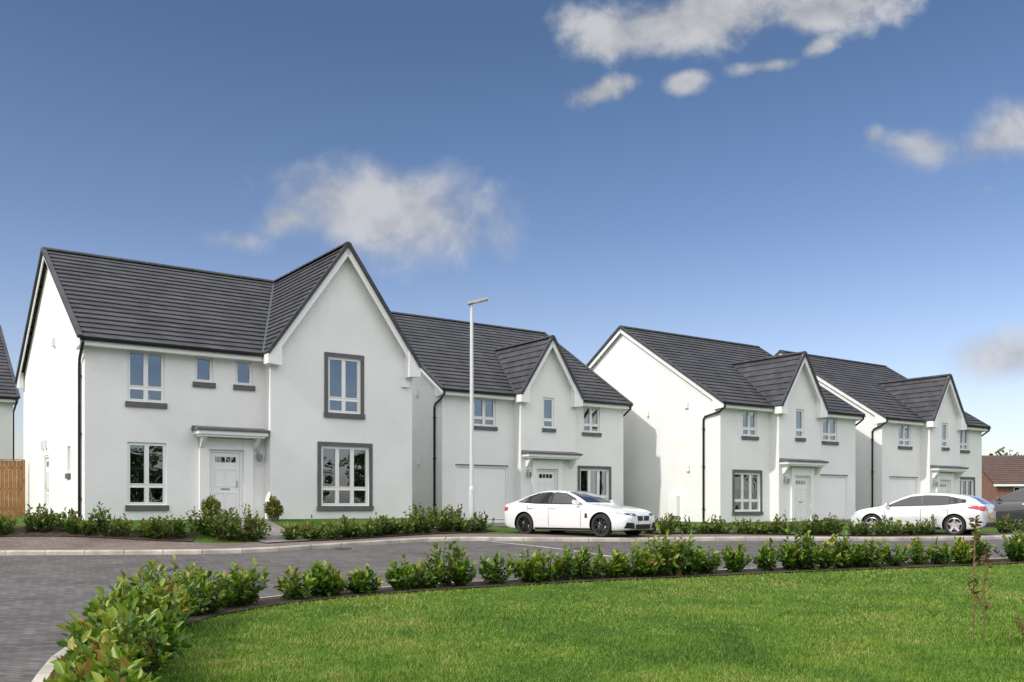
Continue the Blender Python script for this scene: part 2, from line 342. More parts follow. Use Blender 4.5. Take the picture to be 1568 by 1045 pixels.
# ------------------------------------------------------------------ house builder
class Bld:
    def __init__(s,name,loc,rot,mir=None): s.e=empty(name,loc,rot); s.p={}; s.mir=mir
    def add(s,part,mt,vs,fs):
        k=(part,mt.name); d=s.p.setdefault(k,([],[],mt)); o=len(d[0])
        for v in vs: d[0].append((s.mir-v[0],v[1],v[2]) if s.mir is not None else tuple(v))
        for f in fs: d[1].append(tuple(o+i for i in (f[::-1] if s.mir is not None else f)))
    def hexa(s,part,mt,c):
        s.add(part,mt,c,[(0,3,2,1),(4,5,6,7),(0,1,5,4),(1,2,6,5),(2,3,7,6),(3,0,4,7)])
    def box(s,part,mt,x0,x1,y0,y1,z0,z1):
        s.hexa(part,mt,[(x0,y0,z0),(x1,y0,z0),(x1,y1,z0),(x0,y1,z0),(x0,y0,z1),(x1,y0,z1),(x1,y1,z1),(x0,y1,z1)])
    def bm(s,part,mt,mp,a0,a1,z0,z1,d0,d1):
        s.hexa(part,mt,[mp(a0,z0,d0),mp(a1,z0,d0),mp(a1,z0,d1),mp(a0,z0,d1),mp(a0,z1,d0),mp(a1,z1,d0),mp(a1,z1,d1),mp(a0,z1,d1)])
    def beam(s,part,mt,p0,p1,side,up,w,h):
        p0=Vector(p0);p1=Vector(p1);sd=Vector(side).normalized()*w/2;u=Vector(up).normalized()*h/2
        s.hexa(part,mt,[p0-sd-u,p1-sd-u,p1+sd-u,p0+sd-u,p0-sd+u,p1-sd+u,p1+sd+u,p0+sd+u])
    def tube(s,part,mt,pts,r,n=10):
        vs=[];fs=[]
        P=[Vector(p) for p in pts]
        for i,p in enumerate(P):
            t=(P[min(i+1,len(P)-1)]-P[max(i-1,0)]).normalized(); a=t.orthogonal() if abs(t.z)<.9 else Vector((1,0,0)); a=(a-t*a.dot(t)).normalized(); b=t.cross(a)
            for k in range(n): th=6.2832*k/n; vs.append(p+(a*math.cos(th)+b*math.sin(th))*r)
        for i in range(len(P)-1):
            for k in range(n): fs.append((i*n+k,i*n+(k+1)%n,(i+1)*n+(k+1)%n,(i+1)*n+k))
        fs+= [tuple(range(n))[::-1],tuple((len(P)-1)*n+k for k in range(n))]
        s.add(part,mt,vs,fs)
    def wall(s,part,mt,mp,s0,s1,z0,top,ops,brk=(),rev=.12):
        cs=sorted({s0,s1,*brk,*[o[0] for o in ops],*[o[1] for o in ops]})
        cs=[c for c in cs if s0<=c<=s1]
        for a,b in zip(cs[:-1],cs[1:]):
            m=(a+b)/2; oo=sorted([o for o in ops if o[0]<m<o[1]],key=lambda o:o[2]); z=z0
            for o in oo:
                s.add(part,mt,[mp(a,z,0),mp(b,z,0),mp(b,o[2],0),mp(a,o[2],0)],[(0,1,2,3)]); z=o[3]
            s.add(part,mt,[mp(a,z,0),mp(b,z,0),mp(b,top(b),0),mp(a,top(a),0)],[(0,1,2,3)])
        for (a,b,c,d) in [o[:4] for o in ops]:
            for q in (((a,c),(a,d)),((b,d),(b,c)),((a,d),(b,d)),((b,c),(a,c))):
                (p0,q0),(p1,q1)=q
                s.add(part,mt,[mp(p0,q0,0),mp(p1,q1,0),mp(p1,q1,rev),mp(p0,q0,rev)],[(0,1,2,3)])
    def window(s,mp,a,b,c,d,cols,bar,sur=False,curt=True):
        f=.055; y0=.055;y1=.115
        B=lambda *q: s.bm('window_frames',M_white,mp,*q)
        B(a,a+f,c,d,y0,y1);B(b-f,b,c,d,y0,y1);B(a+f,b-f,c,c+f,y0,y1);B(a+f,b-f,d-f,d,y0,y1)
        w=(b-a-2*f)
        xs=[a+f+w*i/cols for i in range(cols+1)]
        zb=c+f+(d-c-2*f)*bar if bar else None
        for x in xs[1:-1]: B(x-.032,x+.032,c+f,d-f,y0+.003,y1-.003)
        if zb: 
            for p,q in zip(xs[:-1],xs[1:]):
                B(p+(.032 if p!=xs[0] else 0),q-(.032 if q!=xs[-1] else 0),zb-.03,zb+.03,y0+.005,y1-.005)
        for p,q in zip(xs[:-1],xs[1:]):
            p2=p+(.033 if p!=xs[0] else .001); q2=q-(.033 if q!=xs[-1] else .001)
            rng_=[(c+f+.001,zb-.031),(zb+.031,d-f-.001)] if zb else [(c+f+.001,d-f-.001)]
            for (e0,e1) in rng_:
                t=.028
                B(p2,p2+t,e0,e1,y0-.012,y1-.02);B(q2-t,q2,e0,e1,y0-.012,y1-.02)
                B(p2+t,q2-t,e0,e0+t,y0-.012,y1-.02);B(p2+t,q2-t,e1-t,e1,y0-.012,y1-.02)
        s.add('glazing',M_glass,[mp(a+f,c+f,.09),mp(b-f,c+f,.09),mp(b-f,d-f,.09),mp(a+f,d-f,.09)],[(0,1,2,3)])
        e=.12;A,Bq,Cz,Dz=a-.25,b+.25,c-.2,d+.1; dd=1.3
        quads=[((A,Cz,dd),(Bq,Cz,dd),(Bq,Dz,dd),(A,Dz,dd)),((A,Cz,e),(A,Cz,dd),(A,Dz,dd),(A,Dz,e)),((Bq,Cz,e),(Bq,Cz,dd),(Bq,Dz,dd),(Bq,Dz,e)),((A,Cz,e),(Bq,Cz,e),(Bq,Cz,dd),(A,Cz,dd)),((A,Dz,e),(Bq,Dz,e),(Bq,Dz,dd),(A,Dz,dd))]
        for qd in quads: s.add('room_interior',M_in,[mp(*k) for k in qd],[(0,1,2,3)])
        s.bm('window_board',M_white,mp,a,b,c-.02,c+.02,.118,.3)
        if curt and random.random()<.7:
            cw=(b-a)*random.uniform(.03,.11)
            for x0,x1 in ((a-.05,a+cw),(b-cw,b+.05)):
                nn=9; vs=[];fs=[]
                for i in range(nn+1):
                    x=x0+(x1-x0)*i/nn; y=.2+.025*(i%2)
                    vs+= [mp(x,c+.02,y),mp(x,d,y)]
                for i in range(nn): fs.append((2*i,2*i+2,2*i+3,2*i+1))
                s.add('curtains',M_curt,vs,fs)
        if random.random()<.5 and (b-a)>.9:
            x=random.uniform(a+.3,b-.3); s.bm('window_ornament',M_curt,mp,x-.07,x+.07,c+.021,c+.25,.16,.26)
        if sur:
            t=.12
            for q in ((a-t,a-.001,c-.0,d+t),(b+.001,b+t,c-.0,d+t),(a,b,d+.001,d+t)): s.bm('window_surrounds',M_dark,mp,*q,-.03,.05)
            s.bm('window_surrounds',M_dark,mp,a-t-.02,b+t+.02,c-.15,c-.001,-.07,.05)
        else:
            s.bm('window_sills',M_dark,mp,a-.06,b+.06,c-.15,c-.001,-.06,.05)
    def roof(s,e0,e1,r0,r1,n,mt=None):
        mt=mt or M_tile
        e0,e1,r0,r1=map(Vector,(e0,e1,r0,r1)); nrm=(e1-e0).cross(r0-e0).normalized()
        if nrm.z<0: nrm=-nrm
        for i in range(n):
            t0=i/n;t1=(i+1)/n
            a=e0.lerp(r0,t0);b=e1.lerp(r1,t0);c=e1.lerp(r1,t1);d=e0.lerp(r0,t1)
            k=.042+random.uniform(-.003,.003)
            s.add('roof_tiles',mt,[a-nrm*.01,b-nrm*.01,b+nrm*k,a+nrm*k,c+nrm*.002,d+nrm*.002],[(0,1,2,3),(3,2,4,5)])
        return nrm
    def ridge(s,p0,p1,mt=None):
        mt=mt or M_tile; p0=Vector(p0);p1=Vector(p1);L=(p1-p0).length;n=max(1,int(L/.45));d=(p1-p0).normalized();sd=d.cross(Vector((0,0,1))).normalized()
        for i in range(n):
            a=p0+d*(L*i/n);b=p0+d*(L*(i+1)/n-.012);vs=[];K=7
            for q,rr in ((a,.13),(b,.12)):
                for k in range(K): th=math.pi*(k/(K-1)); vs.append(q+sd*math.cos(th)*rr+Vector((0,0,1))*(math.sin(th)*.1-.055))
            fs=[(k,k+1,K+k+1,K+k) for k in range(K-1)]+[tuple(range(K)),tuple(range(2*K-1,K-1,-1))]
            s.add('ridge_tiles',mt,vs,fs)
    def done(s):
        for (part,_),(v,f,mt) in s.p.items():
            mk(part,v,f,mt,parent=s.e,smooth=part in('downpipes',))
        return s.e

def verge(H,eave,apex,out,zt=.0):
    e=Vector(eave);a=Vector(apex);o=Vector(out);sl=(a-e).normalized();up=o.cross(sl).normalized()
    if up.z<0: up=-up
    H.beam('verge_tiles',M_tile,e+up*.015+o*.0,a+up*.015,o,up,.13,.10)
    H.beam('barge_boards',M_white,e-up*.125+o*-.02,a-up*.125+o*-.02,o,up,.03,.17)
def main_roof(H,W,D,ze,zr,ov=.35,xv=.16,n=20,fx=()):
    yr=D/2
    H.roof((-xv,-ov,ze),(W+xv,-ov,ze),(-xv,yr,zr),(W+xv,yr,zr),n)
    H.roof((W+xv,D+ov,ze),(-xv,D+ov,ze),(W+xv,yr,zr),(-xv,yr,zr),n)
    H.ridge((-xv-.04,yr,zr+.05),(W+xv+.04,yr,zr+.05))
    for x,o in ((-xv-.02,(-1,0,0)),(W+xv+.02,(1,0,0))):
        verge(H,(x,-ov,ze),(x,yr,zr),o); verge(H,(x,D+ov,ze),(x,yr,zr),o)
        for y0,y1,ya in ((-ov,.02,0),(D+ov,D-.02,0)):
            xa,xb=(x,x+.15) if o[0]<0 else (x-.15,x)
            k=(zr-ze)/(yr+ov)
            sg=1 if y0<y1 else -1
            yi=y0+sg*.62
            H.hexa('soffit_boxes',M_white,[(xa,y0+sg*.02,ze-.2),(xb,y0+sg*.02,ze-.2),(xb,yi,ze-.26),(xa,yi,ze-.26),(xa,y0+sg*.02,ze-.03),(xb,y0+sg*.02,ze-.03),(xb,yi,ze+k*.6-.06),(xa,yi,ze+k*.6-.06)])
def eaves(H,x0,x1,ze,ov=.35,y=None):
    y=-ov if y is None else y
    H.box('fascia_soffit',M_white,x0,x1,y+.03,.02,ze-.2,ze-.17)
    H.box('fascia_soffit',M_white,x0,x1,y+.03,y+.055,ze-.169,ze-.015)
    vs=[];fs=[];K=7
    for x in (x0-.04,x1+.04):
        for k in range(K): th=math.pi*k/(K-1); vs.append((x,y-.03+math.cos(th)*.062,ze-.02-math.sin(th)*.062))
    for x in (x0-.04,x1+.04):
        for k in range(K): th=math.pi*k/(K-1); vs.append((x,y-.03+math.cos(th)*.052,ze-.018-math.sin(th)*.052))
    fs=[(k,k+1,K+k+1,K+k) for k in range(K-1)]+[(2*K+k,2*K+k+1,3*K+k+1,3*K+k) for k in range(K-1)]
    fs+= [(0,K,3*K,2*K),(K-1,2*K-1,4*K-1,3*K-1)]
    H.add('gutters',M_black,vs,fs)
def gable_front(H,xl,xr,yg,apex,za,ze,yback,n,ov=.16):
    ax=apex; xe0=xl-ov; xe1=xr+ov; yf=yg-.25
    H.roof((xe0,yback,ze),(xe0,yf,ze),(ax,yback,za),(ax,yf,za),n)
    H.roof((xe1,yf,ze),(xe1,yback,ze),(ax,yf,za),(ax,yback,za),n)
    H.ridge((ax,yf-.03,za+.04),(ax,yback,za+.04))
    verge(H,(xe0,yf-.02,ze),(ax,yf-.02,za),(0,-1,0)); verge(H,(xe1,yf-.02,ze),(ax,yf-.02,za),(0,-1,0))
    k=(za-ze)/(ax-xe0)
    for xe,sg in ((xe0,1),(xe1,-1)):
        H.hexa('barge_boards',M_white,[(xe,yf+.01,ze-.16),(ax,yf+.01,za-.16),(ax,yg-.003,za-.16),(xe,yg-.003,ze-.16),(xe,yf+.01,ze-.1),(ax,yf+.01,za-.1),(ax,yg-.003,za-.1),(xe,yg-.003,ze-.1)])
        w=.42
        H.hexa('soffit_boxes',M_white,[(xe-sg*.01,yf-.03,ze-.3),(xe+sg*w,yf-.03,ze-.34),(xe+sg*w,yg+.14,ze-.34),(xe-sg*.01,yg+.14,ze-.3),(xe-sg*.01,yf-.03,ze-.03),(xe+sg*w,yf-.03,ze+k*w-.08),(xe+sg*w,yg+.14,ze+k*w-.08),(xe-sg*.01,yg+.14,ze-.03)])
def downpipe_left(H,ze,x=-.0,y=.45):
    H.tube('downpipes',M_black,[(-.12,-.38,ze-.08),(-.12,-.38,ze-.16),(-.1,-.05,ze-.36),(-.07,y-.1,ze-.5),(-.055,y,ze-.62),(-.055,y,-.4)],.042)
    for z in (.6,2.4,4.0): H.box('pipe_clips',M_black,-.09,-.0,y-.06,y+.06,z-.025,z+.025)
def canopy(H,x0,x1,y,dep,z):
    H.box('canopy_roof',M_dark,x0,x1,y-dep,y+.001,z-.03,z+.03)
    H.hexa('canopy_roof',M_dark,[(x0,y-dep,z+.031),(x1,y-dep,z+.031),(x1,y,z+.031),(x0,y,z+.031),(x0+.02,y-dep+.03,z+.04),(x1-.02,y-dep+.03,z+.04),(x1-.02,y,z+.13),(x0+.02,y,z+.13)])
    H.box('canopy_fascia',M_white,x0+.05,x1-.05,y-dep+.05,y-.001,z-.14,z-.031)
    H.box('canopy_fascia',M_white,x0+.12,x1-.12,y-dep+.1,y-.001,z-.2,z-.141)
    for x in (x0+.22,x1-.34):
        H.hexa('canopy_brackets',M_white,[(x,y-.1,z-.52),(x+.12,y-.1,z-.52),(x+.12,y-.001,z-.56),(x,y-.001,z-.56),(x,y-dep+.16,z-.201),(x+.12,y-dep+.16,z-.201),(x+.12,y-.001,z-.201),(x,y-.001,z-.201)])
def door(H,mp,a,b,c,d):
    H.bm('door_frame',M_white,mp,a,a+.07,c,d,.02,.12);H.bm('door_frame',M_white,mp,b-.07,b,c,d,.02,.12);H.bm('door_frame',M_white,mp,a+.07,b-.07,d-.07,d,.02,.12)
    H.bm('front_door',M_white,mp,a+.072,b-.072,c+.05,d-.072,.06,.11)
    H.bm('door_step',M_dark,mp,a,b,c-.1,c+.045,-.12,.12)
    x0,x1=a+.07,b-.07;w=x1-x0
    for i in range(4):
        p=x0+w*(.14+.19*i)
        H.bm('door_lights',M_glass,mp,p,p+w*.15,d-.36,d-.2,.05,.058)
        H.bm('door_lights_back',M_in,mp,p,p+w*.15,d-.36,d-.2,.0581,.0599)
    for (e0,e1) in ((.12,.47),(.53,.88)):
        for (f0,f1) in ((.25,.8),(.98,1.5)):
            t=.018
            xx0,xx1=x0+w*e0,x0+w*e1
            for q in ((xx0,xx1,c+f0,c+f0+t),(xx0,xx1,c+f1-t,c+f1),(xx0,xx0+t,c+f0+t,c+f1-t),(xx1-t,xx1,c+f0+t,c+f1-t)): H.bm('door_mouldings',M_white,mp,*q,.045,.0598)
    H.bm('letterbox',M_metal,mp,x0+w*.35,x0+w*.65,c+.88,c+.93,.045,.0597)
    H.bm('door_handle',M_metal,mp,x1-.1,x1-.07,c+.95,c+1.15,.03,.0597)
def lantern(H,x,y,z):
    H.box('wall_lantern',M_metal,x-.03,x+.03,y-.16,y-.001,z+.16,z+.19)
    H.hexa('wall_lantern',M_metal,[(x-.04,y-.2,z-.12),(x+.04,y-.2,z-.12),(x+.04,y-.12,z-.12),(x-.04,y-.12,z-.12),(x-.07,y-.23,z+.1),(x+.07,y-.23,z+.1),(x+.07,y-.09,z+.1),(x-.07,y-.09,z+.1)])
    H.box('wall_lantern',M_metal,x-.08,x+.08,y-.24,y-.08,z+.1,z+.13)
    H.box('wall_lantern',M_metal,x-.05,x+.05,y-.03,y-.001,z-.05,z+.25)
def shell(H,W,D,ze,zr,ov,sideops=()):
    k=(zr-ze)/(D/2+ov); top=lambda y: ze+k*(min(y,D-y)+ov)-.03
    mpl=lambda s,z,d:(d,s,z); mpr=lambda s,z,d:(W-d,s,z)
    H.wall('walls',M_wall,mpl,0,D,-.7,top,list(sideops),brk=(D/2,))
    H.wall('walls',M_wall,mpr,0,D,-.7,top,[],brk=(D/2,))
    H.wall('walls',M_wall,lambda s,z,d:(s,D-d,z),0,W,-.7,lambda x:ze+k*ov-.03,[])
    return mpl
def valley(H,xe,xa,yv0,yv1,z0,z1):
    H.beam('valley_lead',M_lead,(xe,yv0,z0+.05),(xa,yv1,z1+.05),(1,0,0),(0,-.4,1),.10,.03)
def houseA(loc):
    H=Bld('white_house',loc,ROT); W,D,ze,zr,ov=9.94,10.9,4.96,8.6,.35
    xl,xr,yg=5.08,9.94,-.5; ax=(xl+xr)/2
    mp0=lambda s,z,d:(s,d,z); mpg=lambda s,z,d:(s,yg+d,z)
    sd=[(2.0,2.45,1.35,2.15),(5.6,6.5,0,2.05)]
    mpl=shell(H,W,D,ze,zr,ov,sd)
    wins=[(1.11,2.13,3.34,4.80,2,.26),(1.11,2.18,.42,2.2,2,.30),(2.98,3.52,4.03,4.8,1,None),(4.18,4.72,4.03,4.8,1,None)]
    dr=(3.4,4.4,.0,2.06)
    k=(zr-ze)/(D/2+ov)
    H.wall('walls',M_wall,mp0,0,xl,-.7,lambda x:ze+k*ov-.03,[w[:4] for w in wins]+[dr])
    for w in wins: H.window(mp0,*w)
    kg=(zr-ze)/(ax-xl+.16)
    gw=[(6.94,8.06,3.32,5.08,2,.24),(6.71,8.36,.40,2.28,3,.28)]
    H.wall('walls',M_wall,mpg,xl,xr,-.7,lambda x:zr-kg*abs(x-ax)-.1,[w[:4] for w in gw],brk=(ax,))
    for w in gw: H.window(mpg,*w,sur=True)
    H.add('walls',M_wall,[(xl,yg,-.7),(xl,0,-.7),(xl,0,5.1),(xl,yg,5.1),(xr,yg,-.7),(xr,0,-.7),(xr,0,5.1),(xr,yg,5.1)],[(0,1,2,3),(4,5,6,7)])
    main_roof(H,W,D,ze,zr,ov,n=20)
    eaves(H,-.14,xl-.02,ze)
    gable_front(H,xl,xr,yg,ax,zr,ze,D/2,20)
    valley(H,xl-.16,ax,-ov,D/2,ze,zr)
    downpipe_left(H,ze,y=.4)
    canopy(H,2.88,5.04,0,.62,2.62)
    H.box('door_surround',M_white,3.1,3.38,-.09,-.001,-.3,2.4);H.box('door_surround',M_white,4.42,4.7,-.09,-.001,-.3,2.4);H.box('door_surround',M_white,3.381,4.419,-.07,-.001,2.07,2.4)
    door(H,mp0,*dr); lantern(H,4.88,0,1.85)
    door(H,mpl,*sd[1]); H.window(mpl,*sd[0],1,None)
    for (y,z) in ((4.5,5.5),(6.0,2.4),(6.6,2.4)): H.box('alarm_and_vents',M_white,-.09,-.001,y-.1,y+.1,z-.12,z+.14)
    H.box('wall_light',M_white,9.55,9.8,yg-.08,yg-.001,4.3,4.45)
    H.box('plinth_step',M_dark,3.0,4.8,-1.0,-.125,-.3,-.06)
    return H.done()
def houseB(loc,mir,rot=ROT,name='white_house'):
    W,D,ze,zr,ov=9.35,12.0,5.02,9.1,.35
    H=Bld(name,loc,rot,W if mir else None)
    xl,xr,yg=3.38,6.22,-.5; ax=(xl+xr)/2; za=7.45
    mp0=lambda s,z,d:(s,d,z); mpg=lambda s,z,d:(s,yg+d,z)
    shell(H,W,D,ze,zr,ov); k=(zr-ze)/(D/2+ov)
    gar=(.62,3.1,0,2.15); uw=(1.42,2.5,3.72,4.86,2,.27)
    H.wall('walls',M_wall,mp0,0,xl,-.7,lambda x:ze+k*ov-.03,[gar,uw[:4]])
    H.window(mp0,*uw)
    rw=[(7.04,7.98,3.72,4.86,2,.27),(6.85,8.5,.5,2.16,3,.27)]
    H.wall('walls',M_wall,mp0,xr,W,-.7,lambda x:ze+k*ov-.03,[w[:4] for w in rw])
    H.window(mp0,*rw[0]); H.window(mp0,*rw[1],sur=True)
    gwin=(4.5,5.08,3.74,5.0,1,.26); dr=(4.15,5.2,0,2.06)
    kg=(za-ze)/(ax-xl+.16)
    H.wall('walls',M_wall,mpg,xl,xr,-.7,lambda x:za-kg*abs(x-ax)-.1,[gwin[:4],dr],brk=(ax,))
    H.window(mpg,*gwin,curt=False); door(H,mpg,*dr)
    H.add('walls',M_wall,[(xl,yg,-.7),(xl,0,-.7),(xl,0,5.1),(xl,yg,5.1),(xr,yg,-.7),(xr,0,-.7),(xr,0,5.1),(xr,yg,5.1)],[(0,1,2,3),(4,5,6,7)])
    main_roof(H,W,D,ze,zr,ov,n=22)
    eaves(H,-.14,xl-.02,ze); eaves(H,xr+.02,W+.14,ze)
    yb=-ov+(za-ze)/k
    gable_front(H,xl,xr,yg,ax,za,ze,yb+.15,9)
    valley(H,xl-.16,ax,-ov,yb,ze,za); valley(H,xr+.16,ax,-ov,yb,ze,za)
    if mir:
        H.mir=None
        downpipe_left(H,ze,y=.9); H.mir=W
    else: downpipe_left(H,ze,y=.5)
    H.tube('downpipes',M_black,[(W+.1,-.38,ze-.08),(W+.1,-.36,ze-.18),(W+.06,.1,ze-.5),(W+.055,.3,ze-.6),(W+.055,.3,-.4)] if not mir else [(-.1,-.38,ze-.08),(-.1,-.36,ze-.18),(-.06,.1,ze-.5),(-.055,.3,ze-.6),(-.055,.3,-.4)],.042)
    canopy(H,3.4,6.2,yg,.5,2.68)
    H.box('door_surround',M_white,3.9,4.13,yg-.09,yg-.001,-.3,2.42);H.box('door_surround',M_white,5.22,5.45,yg-.09,yg-.001,-.3,2.42);H.box('door_surround',M_white,4.131,5.219,yg-.07,yg-.001,2.07,2.42)
    lantern(H,5.85 if mir else 3.7,yg,1.8)
    a,b,c,d=gar
    H.box('garage_frame',M_white,a,a+.07,.03,.12,c,d);H.box('garage_frame',M_white,b-.07,b,.03,.12,c,d);H.box('garage_frame',M_white,a+.071,b-.071,.03,.12,d-.07,d)
    H.box('garage_door',M_white,a+.075,b-.075,.07,.1,c+.02,d-.075)
    for i in range(12):
        x=a+.14+i*(b-a-.28)/12; H.box('garage_ribs',M_white,x,x+.15,.064,.0699,c+.1,d-.15)
    H.box('door_lintel',M_dark,a-.02,b+.02,-.02,-.001,d+.001,d+.04)
    lb=lambda y,z,w=.1,h=.13,t=.09:H.box('alarm_and_vents',M_white,*((-t,-.001) if not mir else (W+.001,W+t)),y-w,y+w,z-h,z+h)
    lb(1.9,5.1); lb(1.8,2.35,.08,.12); lb(2.6,.75,.28,.45,.2); lb(4.3,4.9,.06,.1)
    return H.done()
houseA((-11.7,25.6,1.2))
houseB((-2.69,36.0,1.04),False)
houseB((8.69,39.0,.86),True)
houseB((18.2,46.0,.88),False)
houseB((-29.3,35.2,1.25),False)
# ------------------------------------------------------------------ fence
M_wood=mat('larch_fence_board',(.40,.20,.075),.8,var=.25,vscale=4,fine=.2,fscale=25)
F=Bld('wooden_fence',(-17.4,33.4,1.2),ROT+math.pi)
for i in range(60):
    hgt_=2.0+random.uniform(-.01,.01); F.box('boards',M_wood,i*.13,i*.13+.118,-.012+.003*(i%2),.012,-.1,hgt_)
for z in (.3,1.0,1.75): F.box('rails',M_wood,0,7.8,-.07,-.013,z-.04,z+.04)
for i in range(5): F.box('posts',M_wood,i*1.9,i*1.9+.09,.014,.1,-.3,2.02)
F.box('capping',M_wood,0,7.8,-.03,.1,2.025,2.05)
F.done()
# ------------------------------------------------------------------ paths / driveways
def quadpatch(name,pts,dz,mt):
    a,b,c,d=[np.array(p,float) for p in pts]; A=resamp(np.array([a,b]),24); Bc=resamp(np.array([d,c]),24)
    return loft(name,A,Bc,10,lambda x,y:g(x,y)+dz,mt)
def hp(org,u,p): return (org[0]+U[0]*u-Vv[0]*p,org[1]+U[1]*u-Vv[1]*p)
O1=(-11.7,25.6);O2=(-2.69,36.0);O3=(8.69,39.0);O4=(18.2,46.0)
quadpatch('garden_path',[hp(O1,3.2,.4),hp(O1,3.6,4.1),hp(O1,4.9,3.9),hp(O1,4.6,.4)],.03,M_drive)
quadpatch('driveway',[hp(O2,.3,0),hp(O2,.0,8.2),hp(O2,3.4,9.6),hp(O2,3.4,0)],.03,M_drive)
quadpatch('driveway',[hp(O3,6.0,0),hp(O3,6.3,10),hp(O3,9.3,10.4),hp(O3,9.0,0)],.03,M_drive)
quadpatch('driveway',[hp(O4,.3,0),hp(O4,.3,15),hp(O4,3.4,15),hp(O4,3.4,0)],.03,M_drive)
# ------------------------------------------------------------------ topiary at the door
M_pot=mat('grey_pot',(.12,.12,.12),.6)
for (u,p) in ((3.05,1.2),(4.95,1.1)):
    x,y=hp(O1,u,p); z=float(g(x,y))-.08; e=empty('potted_topiary',(x,y,z))
    vs=[];fs=[];n=16
    for zz_,r in ((0,.13),(.16,.16),(.18,.17),(.18,.15),(.15,.14)):
        for k in range(n): vs.append((math.cos(6.2832*k/n)*r,math.sin(6.2832*k/n)*r,zz_))
    for i in range(4):
        for k in range(n): fs.append((i*n+k,i*n+(k+1)%n,(i+1)*n+(k+1)%n,(i+1)*n+k))
    fs.append(tuple(4*n+k for k in range(n))); mk('pot',vs,fs,M_pot,parent=e)
    nn=1500; dd=rng.normal(size=(nn,3)); dd/=np.linalg.norm(dd,axis=1)[:,None]; q=(rng.uniform(.5,1.25,nn)*(1+.18*np.sin(dd[:,0]*5+dd[:,2]*4+u)))[:,None]
    P=dd*q*np.array([.19,.19,.27])+np.array([0,0,.42]); Dd=dd+rng.normal(0,.8,(nn,3)); Dd/=np.linalg.norm(Dd,axis=1)[:,None]
    Ls=rng.uniform(.05,.10,nn); V,Fq=leaves(P,Dd,Ls,Ls*.5); v=np.clip(rng.normal(.5,.25,nn),0,1)
    mkfast('foliage',V,Fq,M_box,np.r_[v,v],parent=e)
# ------------------------------------------------------------------ street lamp
M_pole=mat('painted_lamp_steel',(.62,.63,.64),.4,metal=.2)
M_head=mat('lamp_head_grey',(.28,.29,.3),.4)
lx_,ly_=-1.25,29.0; Lp=Bld('street_lamp',(lx_,ly_,float(g(lx_,ly_))),0)
def lathe(H,part,mt,prof,n=20):
    vs=[];fs=[]
    for z,r in prof:
        for k in range(n): vs.append((math.cos(6.2832*k/n)*r,math.sin(6.2832*k/n)*r,z))
    for i in range(len(prof)-1):
        for k in range(n): fs.append((i*n+k,i*n+(k+1)%n,(i+1)*n+(k+1)%n,(i+1)*n+k))
    fs.append(tuple((len(prof)-1)*n+k for k in range(n))); H.add(part,mt,vs,fs)
lathe(Lp,'pole',M_pole,[(-.3,.09),(1.3,.09),(1.4,.068),(6.95,.05),(7.0,.05)])
Lp.tube('bracket',M_head,[(0,0,6.9),(-.02,0,7.02),(.0,0,7.1)],.05)
Lp.hexa('lamp_head',M_head,[(-.12,-.09,7.02),(.5,-.14,7.17),(.5,.14,7.17),(-.12,.09,7.02),(-.12,-.07,7.12),(.5,-.12,7.225),(.5,.12,7.225),(-.12,.07,7.12)])
Lp.hexa('lamp_lens',M_pole,[(.08,-.1,7.055),(.46,-.12,7.15),(.46,.12,7.15),(.08,.1,7.055),(.08,-.1,7.07),(.46,-.12,7.165),(.46,.12,7.165),(.08,.1,7.07)])
Lp.box('access_door',M_pole,-.04,.04,-.097,-.085,.5,1.05)
Lp.done()
# ------------------------------------------------------------------ cars
M_tyre=mat('tyre_rubber',(.02,.02,.021),.85)
M_rimd=mat('dark_alloy',(.06,.06,.065),.3,metal=.8); M_rims=mat('silver_alloy',(.55,.55,.57),.28,metal=.9)
M_carglass=mat('tinted_car_glass',(.012,.014,.017),.04,coat=1.0,spec=.8)
M_trim=mat('black_car_trim',(.012,.012,.012),.4)
M_lamp=mat('headlamp_lens',(.42,.44,.47),.08,metal=.4,coat=1); M_red=mat('tail_lamp_red',(.45,.01,.012),.15,coat=1)
M_plate=mat('number_plate_white',(.75,.75,.72),.5); M_platey=mat('number_plate_yellow',(.7,.5,.05),.5)
M_wpaint=mat('white_car_paint',(.74,.75,.76),.28,coat=1.0,spec=.5); M_dpaint=mat('dark_grey_car_paint',(.045,.048,.055),.3,coat=1.0,metal=.3)
M_spaint=mat('pale_silver_car_paint',(.68,.69,.71),.25,coat=1.0,metal=.15)
def cspline(K,n):
    K=np.array(K,float); P=np.vstack([2*K[0]-K[1],K,2*K[-1]-K[-2]]); out=[]
    for i in range(1,len(P)-2):
        for t in np.linspace(0,1,n,endpoint=False):
            p0,p1,p2,p3=P[i-1],P[i],P[i+1],P[i+2]
            out.append(.5*((2*p1)+(-p0+p2)*t+(2*p0-5*p1+4*p2-p3)*t*t+(-p0+3*p1-3*p2+p3)*t**3))
    out.append(P[-2]); return np.array(out)
